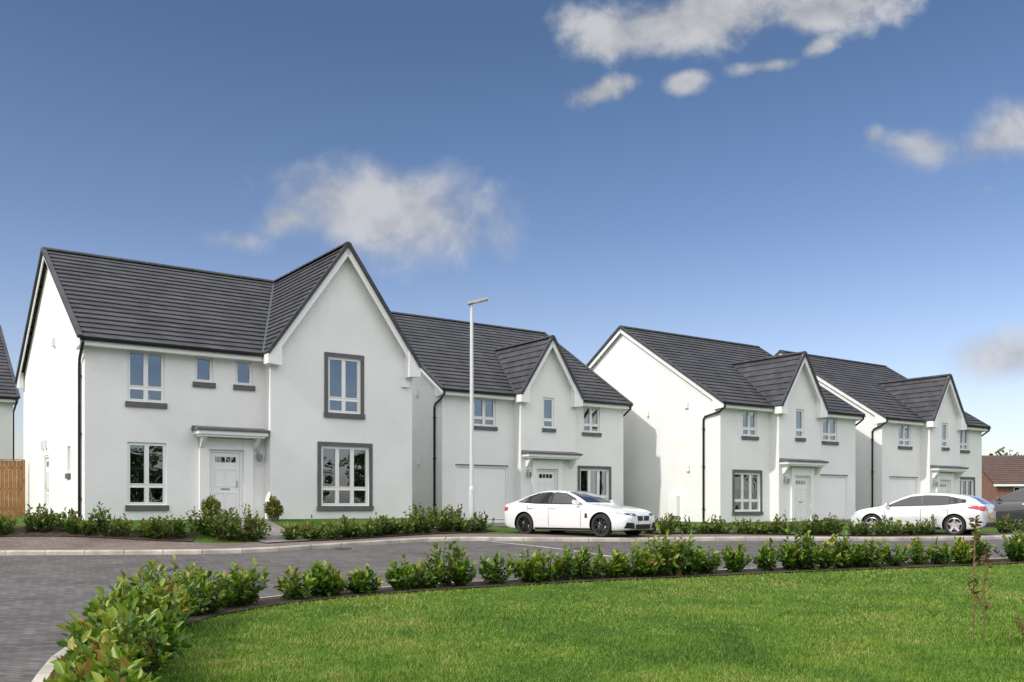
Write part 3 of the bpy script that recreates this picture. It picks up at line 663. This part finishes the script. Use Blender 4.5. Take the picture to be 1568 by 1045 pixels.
def wheel(parent,x,y,r,rim,side,twin=True):
    w=.115; vs=[];fs=[];mi=[]; n=40
    prof=[(-w*.9,r*.70),(-w,r*.80),(-w*.95,r*.93),(-w*.7,r),(w*.7,r),(w*.95,r*.93),(w,r*.80),(w*.9,r*.72)]
    def ring(prof,mt,cap=False):
        o=len(vs)
        for (yy_,rr) in prof:
            for k in range(n): th=6.2832*k/n; vs.append((x+math.cos(th)*rr,y+side*yy_,r+math.sin(th)*rr))
        for i in range(len(prof)-1):
            for k in range(n): fs.append((o+i*n+k,o+i*n+(k+1)%n,o+(i+1)*n+(k+1)%n,o+(i+1)*n+k)); mi.append(mt)
    ring(prof,0); ring([(w*.9,r*.735),(w*.93,r*.70),(w*.8,r*.66),(w*.1,r*.62)],1); ring([(w*.1,r*.63),(w*.08,0.001)],2); ring([(w*.15,r*.42),(w*.2,r*.42),(w*.2,.001)],3)
    ring([(w*.5,r*.15),(w*.72,r*.13),(w*.75,.001)],1)
    for k in range(5):
        for dv in ((-.16,.16) if twin else (0,)):
            th0=6.2832*k/5+dv*.9+.3; th1=6.2832*k/5+dv*1.5+.3; hw=.017 if twin else .035
            o=len(vs)
            for th,rr,yy_ in ((th0,r*.12,w*.7),(th1,r*.68,w*.78)):
                cx,cz=math.cos(th)*rr,math.sin(th)*rr; tx,tz=-math.sin(th)*hw,math.cos(th)*hw
                for sx,sy in ((-1,0),(1,0),(1,-.03),(-1,-.03)): vs.append((x+cx+tx*sx,y+side*(yy_+sy),r+cz+tz*sx))
            fs+= [(o,o+1,o+5,o+4),(o+1,o+2,o+6,o+5),(o+3,o,o+4,o+7)]; mi+=[1,1,1]
    ob=mk('wheel',vs,fs,[M_tyre,rim,M_trim,M_metal],mi,parent)
    ob.data.polygons.foreach_set('use_smooth',np.ones(len(ob.data.polygons),dtype=bool))
    mod=ob.modifiers.new('es','EDGE_SPLIT'); mod.split_angle=.6
def car(name,loc,heading,st,wx,wr,paint,rim,spec):
    e=empty(name,loc,heading); S=cspline(st,5)
    rows=[]
    for x,w,zb,zt,wt,zr in S:
        gl=max(zr-zt,.02)
        half=[(0,zb),(.6*w,zb),(.90*w,zb+.01),(w*.975,zb+.09),(w*.995,zb+(zt-zb)*.35),(w,zb+(zt-zb)*.62),(w*.985,zb+(zt-zb)*.8),(w*.95,zt-.01),
              (w*.90+(wt-w*.90)*.04,zt+gl*.06),(w*.90+(wt-w*.90)*.5,zt+gl*.48),(wt+.02,zt+gl*.85),(wt*.88,zt+gl*.965),(wt*.5,zr),(0,zr+.008)]
        hs=cspline([(a,b) for a,b in half],3)
        ring=[(x,a,b) for a,b in hs]+[(x,-a,b) for a,b in hs[-2:0:-1]]
        rows.append(ring)
    nr=len(rows[0]); vs=[p for r_ in rows for p in r_]; fs=[]
    for i in range(len(rows)-1):
        for k in range(nr): fs.append((i*nr+k,(i+1)*nr+k,(i+1)*nr+(k+1)%nr,i*nr+(k+1)%nr))
    fs.append(tuple(range(nr))); fs.append(tuple((len(rows)-1)*nr+k for k in range(nr))[::-1])
    tree=BVHTree.FromPolygons([Vector(v) for v in vs],[tuple(f) for f in fs])
    body=mk('body',vs,fs,[paint,M_trim],None,e,True)
    cv=[];cf=[];n=40; R=wr+.045
    for x in wx:
        for s in (-1,1):
            o=len(cv)
            for yy_ in (.60*s,1.2*s):
                for k in range(n): th=6.2832*k/n; cv.append((x+math.cos(th)*R,yy_,wr+.01+math.sin(th)*R))
            for k in range(n): 
                f=(o+k,o+(k+1)%n,o+n+(k+1)%n,o+n+k); cf.append(f if s<0 else f[::-1])
            a=tuple(o+k for k in range(n)); b=tuple(o+n+k for k in range(n)); cf+= ([a[::-1],b] if s<0 else [a,b[::-1]])
    import bmesh
    cut=mk('cut',cv,cf,[paint,M_trim],[1]*len(cf),None)
    for ob in (cut,body):
        bmh=bmesh.new(); bmh.from_mesh(ob.data); bmesh.ops.recalc_face_normals(bmh,faces=bmh.faces); bmh.to_mesh(ob.data); bmh.free()
    cut.matrix_world=Matrix.Translation(loc)@Matrix.Rotation(heading,4,'Z')
    bpy.context.view_layer.update()
    md=body.modifiers.new('b','BOOLEAN'); md.object=cut; md.operation='DIFFERENCE'; md.solver='EXACT'
    dg=bpy.context.evaluated_depsgraph_get(); nm=bpy.data.meshes.new_from_object(body.evaluated_get(dg))
    body.modifiers.clear()
    if len(nm.polygons)>50: body.data=nm
    bpy.data.objects.remove(cut)
    md=body.modifiers.new('es','EDGE_SPLIT'); md.split_angle=.7
    def patch(nm_,lo,hi,dr,mt,nu=14,nv=6,off=.004):
        lo=np.array(lo,float);hi=np.array(hi,float)
        def rs(P,n):
            d=np.r_[0,np.cumsum(np.linalg.norm(np.diff(P,axis=0),axis=1))]; s_=np.linspace(0,d[-1],n); return np.stack([np.interp(s_,d,P[:,c]) for c in range(3)],1)
        A=rs(lo,nu);Bq=rs(hi,nu); v=[];ok=[];dv=Vector(dr).normalized()
        for i in range(nu):
            for j_ in range(nv):
                t=j_/(nv-1); p=Vector(A[i]*(1-t)+Bq[i]*t); h_,nn,_,_=tree.ray_cast(p-dv*3,dv)
                ok.append(h_ is not None)
                if h_ is not None:
                    if nn.dot(dv)>0: nn=-nn
                    v.append(h_+nn*off)
                else: v.append(p)
        f=[]
        for i in range(nu-1):
            for j_ in range(nv-1):
                q=(i*nv+j_,(i+1)*nv+j_,(i+1)*nv+j_+1,i*nv+j_+1)
                if all(ok[k] for k in q): f.append(q)
        if f: mk(nm_,v,f,mt,parent=e,smooth=True)
    spec(patch,e)
    for x in wx:
        for s in (-1,1): wheel(e,x,s*(st[len(st)//2][1]-.13),wr,rim,s,rim is M_rimd)
    mx_,mz=spec.mir
    for s in (-1,1):
        H=Bld.__new__(Bld); H.e=e;H.p={};H.mir=None; y0=s*.86
        H.hexa('door_mirror',paint,[(mx_-.05,y0,mz),(mx_+.1,y0,mz),(mx_+.07,y0+s*.19,mz+.02),(mx_-.04,y0+s*.19,mz+.02),(mx_-.05,y0,mz+.13),(mx_+.06,y0,mz+.13),(mx_+.04,y0+s*.19,mz+.12),(mx_-.04,y0+s*.19,mz+.12)])
        H.done()
    return e
def P3y(pts,y): return [(a,y,b) for a,b in pts]
def bmw_spec(patch,e):
    for s in (-1,1):
        d=(0,-s,0)
        patch('window_trim',P3y([(.78,.93),(0,.935),(-1,.955),(-1.72,1.0)],s),P3y([(.70,.96),(.42,1.13),(.08,1.265),(-.4,1.315),(-.95,1.29),(-1.4,1.17),(-1.72,1.01)],s),d,M_trim,34,6,.003)
        patch('front_side_window',P3y([(.60,.965),(-.36,.965)],s),P3y([(.56,1.0),(.40,1.10),(.08,1.235),(-.36,1.285)],s),d,M_carglass,20,6,.007)
        patch('rear_side_window',P3y([(-.44,.97),(-1.22,.99)],s),P3y([(-.44,1.285),(-.9,1.265),(-1.22,1.20)],s),d,M_carglass,16,6,.007)
        patch('quarter_window',P3y([(-1.27,.995),(-1.58,1.01)],s),P3y([(-1.27,1.185),(-1.58,1.055)],s),d,M_carglass,6,4,.007)
        for x0 in (.78,-.40,-1.22 ):
            patch('door_gap',P3y([(x0,.30),(x0,.93)],s),P3y([(x0-.012,.30),(x0-.012,.93)],s),d,M_trim,14,2)
        patch('sill_trim',P3y([(1.1,.20),(-.95,.20)],s),P3y([(1.1,.255),(-.95,.255)],s),d,M_trim,16,3)
        for x0 in (-.15,-1.0): patch('door_handle',P3y([(x0,.80),(x0-.2,.805)],s),P3y([(x0,.83),(x0-.2,.835)],s),d,M_metal,6,2,.02)
        patch('headlamp',[(2.6,s*.34,.60),(2.6,s*.84,.655)],[(2.6,s*.34,.665),(2.6,s*.84,.72)],(-1,-.0*s,0),M_lamp,14,5,.006)
        patch('headlamp_inner',[(2.6,s*.40,.61),(2.6,s*.50,.62)],[(2.6,s*.40,.655),(2.6,s*.50,.665)],(-1,0,0),M_trim,6,4,.009)
        patch('headlamp_inner',[(2.6,s*.60,.63),(2.6,s*.70,.64)],[(2.6,s*.60,.675),(2.6,s*.70,.685)],(-1,0,0),M_trim,6,4,.009)
        patch('kidney_grille',[(2.6,s*.03,.47),(2.6,s*.27,.47)],[(2.6,s*.035,.605),(2.6,s*.31,.605)],(-1,0,0),M_trim,8,5,.012)
        patch('air_intake',[(2.6,s*.42,.25),(2.6,s*.78,.27)],[(2.6,s*.48,.41),(2.6,s*.74,.43)],(-1,0,0),M_trim,8,5,.008)
        patch('tail_lamp',P3y([(-2.25,.72),(-2.0,.76)],s),P3y([(-2.25,.86),(-2.0,.86)],s),d,M_red,6,4,.006)
        patch('tail_lamp',[(-2.6,s*.3,.74),(-2.6,s*.8,.74)],[(-2.6,s*.3,.85),(-2.6,s*.8,.86)],(1,0,0),M_red,8,4,.006)
        patch('side_vent',P3y([(1.02,.55),(.92,.55)],s),P3y([(1.0,.68),(.92,.68)],s),d,M_trim,3,3)
        patch('bonnet_gap',[(2.15,s*.5,2),(.95,s*.68,2)],[(2.15,s*.515,2),(.95,s*.695,2)],(0,0,-1),M_trim,16,2)
    patch('lower_intake',[(2.6,-.36,.24),(2.6,.36,.24)],[(2.6,-.40,.37),(2.6,.40,.37)],(-1,0,0),M_trim,12,5,.008)
    patch('front_number_plate',[(2.6,-.26,.375),(2.6,.26,.375)],[(2.6,-.26,.465),(2.6,.26,.465)],(-1,0,0),M_plate,6,3,.02)
    patch('windscreen',[(.80,-.64,2),(.84,0,2),(.80,.64,2)],[(.10,-.53,2),(.08,0,2),(.10,.53,2)],(0,0,-1),M_carglass,18,10,.005)
    patch('rear_window',[(-1.25,-.5,2),(-1.25,.5,2)],[(-1.85,-.55,2),(-1.85,.55,2)],(0,0,-1),M_carglass,14,8,.005)
bmw_spec.mir=(.62,.94)
bmw=[(2.32,.50,.32,.50,.40,.57),(2.29,.66,.24,.57,.52,.64),(2.18,.80,.20,.64,.62,.71),(1.9,.88,.18,.73,.70,.80),(1.45,.905,.17,.80,.72,.88),(1.05,.91,.17,.85,.72,.93),(.88,.91,.17,.87,.71,.965),(.5,.91,.17,.89,.65,1.16),(.1,.91,.17,.90,.60,1.31),(-.4,.91,.17,.91,.60,1.365),(-.9,.91,.17,.92,.59,1.345),(-1.35,.912,.17,.94,.57,1.25),(-1.75,.905,.18,.95,.58,1.11),(-2.05,.88,.22,.945,.62,1.01),(-2.22,.80,.28,.90,.62,.96),(-2.31,.62,.36,.78,.5,.86)]
hd=math.atan2(-.65,.76)
car('parked_saloon_car',(1.97,28.1,float(g(1.9,28.0))+.03-.07),hd,bmw,(1.46,-1.35),.335,M_wpaint,M_rimd,bmw_spec)
def hatch_spec(patch,e):
    for s in (-1,1):
        d=(0,-s,0)
        patch('window_trim',P3y([(.95,.98),(0,1.0),(-.9,1.03),(-1.62,1.12)],s),P3y([(.88,1.0),(.5,1.19),(.1,1.34),(-.4,1.385),(-1.0,1.36),(-1.62,1.22)],s),d,M_trim,34,6,.003)
        patch('front_side_window',P3y([(.72,1.01),(-.22,1.02)],s),P3y([(.68,1.06),(.42,1.19),(.08,1.31),(-.22,1.35)],s),d,M_carglass,20,6,.007)
        patch('rear_side_window',P3y([(-.30,1.025),(-1.1,1.06)],s),P3y([(-.30,1.355),(-.7,1.36),(-1.1,1.32)],s),d,M_carglass,16,6,.007)
        patch('quarter_window',P3y([(-1.16,1.07),(-1.5,1.12)],s),P3y([(-1.16,1.31),(-1.5,1.235)],s),d,M_carglass,6,4,.007)
        for x0 in (.90,-.26,-1.1): patch('door_gap',P3y([(x0,.32),(x0,.98)],s),P3y([(x0-.012,.32),(x0-.012,.98)],s),d,M_trim,14,2)
        for x0 in (-.03,-.9): patch('door_handle',P3y([(x0,.86),(x0-.2,.865)],s),P3y([(x0,.89),(x0-.2,.895)],s),d,M_metal,6,2,.02)
        patch('headlamp',[(2.6,s*.4,.62),(2.6,s*.78,.66)],[(2.6,s*.4,.72),(2.6,s*.78,.77)],(-1,0,0),M_lamp,10,5,.006)
        patch('tail_lamp',P3y([(-2.12,.86),(-1.72,.93)],s),P3y([(-2.12,1.0),(-1.72,1.03)],s),d,M_red,10,5,.006)
        patch('tail_lamp',[(-2.6,s*.42,.84),(-2.6,s*.84,.84)],[(-2.6,s*.42,.98),(-2.6,s*.84,.99)],(1,0,0),M_red,10,5,.006)
        patch('sill_trim',P3y([(1.0,.22),(-.9,.22)],s),P3y([(1.0,.28),(-.9,.28)],s),d,M_trim,16,3)
    patch('windscreen',[(1.0,-.66,2),(1.05,0,2),(1.0,.66,2)],[(.18,-.55,2),(.14,0,2),(.18,.55,2)],(0,0,-1),M_carglass,18,10,.005)
    patch('rear_window',[(-2.6,-.56,1.08),(-2.6,.56,1.08)],[(-2.6,-.48,1.33),(-2.6,.48,1.33)],(1,0,0),M_carglass,14,8,.006)
    patch('rear_number_plate',[(-2.6,-.26,.60),(-2.6,.26,.60)],[(-2.6,-.26,.71),(-2.6,.26,.71)],(1,0,0),M_platey,6,3,.02)
    patch('rear_diffuser',[(-2.6,-.6,.30),(-2.6,.6,.30)],[(-2.6,-.62,.44),(-2.6,.62,.44)],(1,0,0),M_trim,10,4,.006)
    patch('grille',[(2.6,-.34,.46),(2.6,.34,.46)],[(2.6,-.38,.64),(2.6,.38,.64)],(-1,0,0),M_trim,10,4,.008)
hatch_spec.mir=(.8,.98)
hat=[(2.17,.52,.34,.56,.42,.64),(2.13,.68,.26,.64,.54,.72),(2.0,.81,.21,.72,.62,.80),(1.7,.88,.19,.81,.70,.90),(1.3,.90,.18,.87,.72,.97),(1.1,.90,.18,.90,.72,1.01),(.8,.90,.18,.93,.68,1.14),(.2,.90,.18,.96,.62,1.41),(-.3,.90,.18,.98,.61,1.475),(-.9,.90,.18,1.0,.60,1.46),(-1.5,.905,.18,1.03,.58,1.38),(-1.8,.90,.2,1.03,.57,1.28),(-2.02,.87,.24,1.0,.60,1.12),(-2.13,.80,.30,.96,.62,1.03),(-2.18,.66,.36,.88,.55,.94)]
hh=math.atan2(.6,-.8)
LOWK=.95
hat_lo=[(x,w,zb,zt*LOWK,wt,zr*LOWK) for x,w,zb,zt,wt,zr in hat]
def lo_spec(patch,e):
    def p2(nm_,lo,hi,dr,mt,*a):
        f=lambda q:[(x,y,z*LOWK if z<1.9 else z) for x,y,z in q]; patch(nm_,f(lo),f(hi),dr,mt,*a)
    hatch_spec(p2,e)
lo_spec.mir=(.8,.94)
car('parked_hatchback_car',(13.85,31.7,float(g(14.2,31.9))+.02-.06),hh-.06,hat_lo,(1.33,-1.3),.33,M_spaint,M_rims,lo_spec)
suv=[(x,w,zb+.04,zt*1.07,wt,zr*1.08) for x,w,zb,zt,wt,zr in hat]
def suv_spec(patch,e): 
    def p2(nm_,lo,hi,dr,mt,*a): 
        f=lambda q:[(x,y,z*1.075 if z<1.9 else z) for x,y,z in q]; patch(nm_,f(lo),f(hi),dr,mt,*a)
    hatch_spec(p2,e)
suv_spec.mir=(.8,1.06)
car('parked_estate_car',(19.9,36.0,float(g(20.1,36.0))-.05),hh-.15,suv,(1.33,-1.3),.35,M_dpaint,M_rims,suv_spec)
# ------------------------------------------------------------------ brick bungalow
Bg=Bld('brick_bungalow',(35.2,68,1.0),-.12)
W,D=16,9
mp0=lambda s,z,d:(s,d,z)
ops=[(1.2,2.2,.9,2.0),(3.4,4.8,.8,2.0),(7,8.6,.8,2.0),(11,12.6,.8,2.0)]
M_brickv=mat('brick_wall',(.24,.12,.085),.9,var=.15,vscale=3,fine=.25,fscale=14)
Bg.wall('walls',M_brickv,mp0,0,W,-.7,lambda x:2.4,ops)
for o in ops: Bg.window(mp0,*o,2,None)
Bg.wall('walls',M_brickv,lambda s,z,d:(d,s,z),0,D,-.7,lambda y:2.4+min(y,D-y)*.47,[],brk=(D/2,))
Bg.wall('walls',M_brickv,lambda s,z,d:(W-d,s,z),0,D,-.7,lambda y:2.4+min(y,D-y)*.47,[],brk=(D/2,))
Bg.roof((-.3,-.4,2.2),(W+.3,-.4,2.2),(-.3,D/2,4.5),(W+.3,D/2,4.5),14,M_tileb); Bg.roof((W+.3,D+.4,2.2),(-.3,D+.4,2.2),(W+.3,D/2,4.5),(-.3,D/2,4.5),14,M_tileb)
Bg.box('fascia',M_white,-.3,W+.3,-.38,-.35,2.02,2.18); Bg.done()
# ------------------------------------------------------------------ trees
M_bark=mat('tree_bark',(.09,.065,.045),.95,var=.3,vscale=8)
M_tleaf=leafmat('tree_leaf',[(0,(.012,.03,.008)),(.5,(.04,.08,.014)),(1,(.1,.14,.03))],0,.7)
def treemass(name,items,leaf=.35,nl=1100):
    VV=[];FF=[];va=[];mi=[];off=0
    for (x,y,H,R) in items:
        z=float(g(x,y)); k=14; cx=rng.normal(0,.42,(k,3))*np.array([R,R,H*.26]); cx[:,2]+=H*.62
        nn=nl; c=rng.integers(0,k,nn); dd=rng.normal(size=(nn,3)); dd/=np.linalg.norm(dd,axis=1)[:,None]
        P=cx[c]+dd*rng.uniform(.5,1,nn)[:,None]*R*.42+np.array([x,y,z]); Dd=dd+rng.normal(0,.5,(nn,3)); Dd/=np.linalg.norm(Dd,axis=1)[:,None]
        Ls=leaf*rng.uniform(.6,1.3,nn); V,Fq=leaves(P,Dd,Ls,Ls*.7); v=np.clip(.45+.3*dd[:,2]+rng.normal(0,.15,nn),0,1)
        VV.append(V);FF.append(Fq+off);va.append(np.r_[v,v]);mi.append(np.zeros(2*nn));off+=len(V)
        segs=[(np.array([x,y,z-.2]),np.array([x,y,z+H*.6]),R*.07,R*.03)]+[(np.array([x,y,z+H*.35]),cx[q]+np.array([x,y,z]),R*.03,R*.008) for q in range(0,k,2)]
        for p0,p1,r0,r1 in segs:
            a=np.linspace(0,2*np.pi,6,endpoint=False); rg=np.c_[np.cos(a),np.sin(a),0*a]
            V=np.vstack([p0+rg*r0,p1+rg*r1]); b=np.arange(6); Fq=np.c_[b,(b+1)%6,(b+1)%6+6,b+6]
            VV.append(V);FF.append(Fq+off);va.append(np.full(6,.5));mi.append(np.ones(6));off+=12
    return mkfast(name,np.concatenate(VV),np.concatenate(FF),[M_tleaf,M_bark],np.concatenate(va),np.concatenate(mi))
treemass('distant_trees',[(x,random.uniform(88,100),random.uniform(5.0,7.6),random.uniform(2.2,3.4)) for x in np.arange(44,80,3.0)],.4,1300)
row=crv([(-60,-30),(-20,-34),(20,-36),(55,-30),(80,-22),(84,5),(82,32)],60)
rt=[(p[0]+random.uniform(-2,2),p[1]+random.uniform(-2,2),random.uniform(6,11),random.uniform(3,4.6)) for p in resamp(row,36)]
treemass('roadside_trees',rt,.6,900)
M_ltree=leafmat('sapling_leaf',[(0,(.1,.05,.015)),(.5,(.16,.13,.03)),(1,(.22,.09,.03))])
def sapling(x,y,H,lean,nl,seed):
    z=float(g(x,y)); e=empty('young_tree',(x,y,z)); H_=Bld.__new__(Bld); H_.e=e;H_.p={};H_.mir=None; r_=random.Random(seed)
    pts=[(lean*t*t*H+.012*math.sin(9*t),.01*math.cos(7*t),H*t) for t in np.linspace(0,1,9)]
    H_.tube('stem',M_stem,pts,.007,6); P=[];Dd=[]
    for i in range(9):
        t=r_.uniform(.25,.97); b=Vector((lean*t*t*H,0,H*t)); a=r_.uniform(0,6.28); d=Vector((math.cos(a),math.sin(a),1.1)).normalized(); Ln=r_.uniform(.06,.22)*(1.1-t*.5)
        H_.tube('twigs',M_stem,[b,b+d*Ln],.0035,5)
        for k in range(nl): P.append(b+d*Ln*r_.uniform(.3,1.05)); q=d+Vector((r_.gauss(0,.7),r_.gauss(0,.7),r_.gauss(0,.4))); Dd.append(q.normalized())
    for k in range(nl*6):
        P.append(Vector((lean*H,0,H*r_.uniform(.86,1.0)))); Dd.append(Vector((r_.gauss(0,1),r_.gauss(0,1),r_.gauss(.4,.5))).normalized())
    H_.done(); P=np.array(P);Dd=np.array(Dd);nn=len(P); Ls=rng.uniform(.045,.09,nn); V,Fq=leaves(P,Dd,Ls,Ls*.5); v=rng.random(nn); mkfast('leaves',V,Fq,M_ltree,np.r_[v,v],parent=e)
sapling(5.03,10.2,1.32,.02,4,1); sapling(5.35,10.6,.95,.02,2,5)
x,y=5.55,9.9
shrubs('berberis_shrub',[(x,y,float(g(x,y)),.5,.26)],[M_ltree,M_stem],leaf=.05,shoots=26,per=14)
# ------------------------------------------------------------------ sky, sun, camera
S=Vector((-.64,-.49,.62)).normalized(); el=math.asin(S.z); az=math.atan2(S.x,S.y)
w=bpy.data.worlds.new('World'); scene.world=w; w.use_nodes=True; nt=w.node_tree; L=nt.links.new
for n_ in list(nt.nodes): nt.nodes.remove(n_)
out=nd(nt,'ShaderNodeOutputWorld'); bg=nd(nt,'ShaderNodeBackground'); bg.inputs[1].default_value=.12
sk=nd(nt,'ShaderNodeTexSky'); sk.sky_type='NISHITA'; sk.sun_disc=False; sk.sun_elevation=el; sk.sun_rotation=az; sk.air_density=1.0; sk.dust_density=1.2; sk.ozone_density=2.0
tc=nd(nt,'ShaderNodeTexCoord'); sep=nd(nt,'ShaderNodeSeparateXYZ'); L(tc.outputs['Generated'],sep.inputs[0])
er=ramp(nt,[(0,(1.0,.88,.90)),(.12,(.86,.78,.84)),(.28,(.57,.58,.66)),(.45,(.41,.47,.54))]); L(sep.outputs[2],er.inputs[0])
tm=nd(nt,'ShaderNodeVectorMath',operation='MULTIPLY'); L(sk.outputs[0],tm.inputs[0]); L(er.outputs[0],tm.inputs[1])
ts=nd(nt,'ShaderNodeVectorMath',operation='SCALE'); ts.inputs['Scale'].default_value=1.65; L(tm.outputs[0],ts.inputs[0])
L(ts.outputs[0],bg.inputs[0])
ab=nd(nt,'ShaderNodeMath',operation='ABSOLUTE'); L(sep.outputs[1],ab.inputs[0]); mxn=nd(nt,'ShaderNodeMath',operation='MAXIMUM'); L(ab.outputs[0],mxn.inputs[0]); mxn.inputs[1].default_value=.05
du=nd(nt,'ShaderNodeMath',operation='DIVIDE'); dv_=nd(nt,'ShaderNodeMath',operation='DIVIDE'); L(sep.outputs[0],du.inputs[0]);L(mxn.outputs[0],du.inputs[1]);L(sep.outputs[2],dv_.inputs[0]);L(mxn.outputs[0],dv_.inputs[1])
cb=nd(nt,'ShaderNodeCombineXYZ'); L(du.outputs[0],cb.inputs[0]);L(dv_.outputs[0],cb.inputs[1])
nz=nd(nt,'ShaderNodeTexNoise'); nz.inputs['Scale'].default_value=11; nz.inputs['Detail'].default_value=7; nz.inputs['Roughness'].default_value=.56; nz.inputs['Distortion'].default_value=.25; L(cb.outputs[0],nz.inputs['Vector'])
def clouds(lst):
    prev=None
    for (cx,cy,rx,ry,rot,wt) in lst:
        m_=nd(nt,'ShaderNodeMapping',vector_type='TEXTURE'); m_.inputs['Location'].default_value=((cx-784)/1432,(775-cy)/1432,0); m_.inputs['Rotation'].default_value=(0,0,math.radians(rot)); m_.inputs['Scale'].default_value=(rx/1432,ry/1432,1)
        L(cb.outputs[0],m_.inputs[0]); ln=nd(nt,'ShaderNodeVectorMath',operation='LENGTH'); L(m_.outputs[0],ln.inputs[0])
        sb=nd(nt,'ShaderNodeMath',operation='SUBTRACT'); sb.inputs[0].default_value=wt; L(ln.outputs['Value'],sb.inputs[1])
        if prev is None: prev=sb.outputs[0]
        else:
            m2=nd(nt,'ShaderNodeMath',operation='MAXIMUM'); L(prev,m2.inputs[0]); L(sb.outputs[0],m2.inputs[1]); prev=m2.outputs[0]
    return prev
def mrg(src,lo,hi,t0=0,t1=1,sm=True):
    mr=nd(nt,'ShaderNodeMapRange',interpolation_type='SMOOTHSTEP' if sm else 'LINEAR'); mr.inputs['From Min'].default_value=lo; mr.inputs['From Max'].default_value=hi; mr.inputs['To Min'].default_value=t0; mr.inputs['To Max'].default_value=t1; L(src,mr.inputs['Value']); return mr.outputs[0]
def mth(op,a,b):
    q=nd(nt,'ShaderNodeMath',operation=op)
    for i_,v_ in enumerate((a,b)):
        if isinstance(v_,(int,float)): q.inputs[i_].default_value=v_
        else: L(v_,q.inputs[i_])
    return q.outputs[0]
nm5=mth('SUBTRACT',nz.outputs['Fac'],.5)
def dens(mask,amp,lo,hi,op): return mrg(mth('ADD',mth('MULTIPLY',nm5,amp),mask),lo,hi,0,op)
d1=dens(clouds([(1060,30,195,50,8,1.25),(1260,15,150,42,12,1.15),(935,62,62,30,10,1.25),(925,140,64,22,14,1.2),(1047,127,38,18,10,1.2),(1175,100,70,14,8,1.0),(1255,70,50,20,30,.95)]),3.2,-.05,.85,.85)
d2=dens(clouds([(590,325,165,64,-6,1.5),(440,335,75,36,10,1.15),(365,368,75,26,0,.95),(690,325,60,34,0,1.05),(1410,225,90,36,-10,1.15),(1540,205,90,40,28,1.35),(1340,205,24,22,0,1.05),(1545,545,90,38,0,1.4),(1515,290,22,9,0,1.0)]),2.5,0,1.25,.82)
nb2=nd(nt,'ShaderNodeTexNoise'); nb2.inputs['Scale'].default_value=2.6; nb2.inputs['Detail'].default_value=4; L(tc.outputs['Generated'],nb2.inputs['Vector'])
fill_cover=mth('MAXIMUM',mrg(sep.outputs[2],.58,.75),mth('MULTIPLY',mrg(sep.outputs[1],.25,-.1),mrg(sep.outputs[2],.16,.32)))  # unseen bright clouds overhead and behind camera, added as soft fill for front walls
d_fill=mth('MULTIPLY',fill_cover,mrg(nb2.outputs['Fac'],.35,.46))
cr=ramp(nt,[(.38,(.46,.48,.52)),(.60,(.80,.80,.81))]); L(nz.outputs['Fac'],cr.inputs[0])
bc=nd(nt,'ShaderNodeBackground'); bc.inputs[1].default_value=.8; L(cr.outputs[0],bc.inputs[0])
bc_fill=nd(nt,'ShaderNodeBackground'); bc_fill.inputs[1].default_value=1.72; bc_fill.inputs[0].default_value=(1,.995,.985,1)
mxs=nd(nt,'ShaderNodeMixShader'); L(mth('MAXIMUM',d1,d2),mxs.inputs[0]); L(bg.outputs[0],mxs.inputs[1]); L(bc.outputs[0],mxs.inputs[2])
mx3=nd(nt,'ShaderNodeMixShader'); L(d_fill,mx3.inputs[0]); L(mxs.outputs[0],mx3.inputs[1]); L(bc_fill.outputs[0],mx3.inputs[2]); L(mx3.outputs[0],out.inputs[0])
sl=bpy.data.lights.new('sun','SUN'); sl.energy=2.7; sl.angle=math.radians(1.0); sl.color=(1,.95,.87)
so=bpy.data.objects.new('sun',sl); scene.collection.objects.link(so); so.rotation_euler=S.to_track_quat('Z','Y').to_euler()
cd=bpy.data.cameras.new('camera'); cam=bpy.data.objects.new('camera',cd); scene.collection.objects.link(cam); scene.camera=cam
cam.location=(0,0,EYE); cam.rotation_euler=(math.radians(90),0,0); cd.sensor_width=36; cd.lens=36*1432/1568; cd.shift_y=.161; cd.clip_end=3000
scene.view_settings.view_transform='Standard'; scene.view_settings.look='None'; scene.view_settings.exposure=0
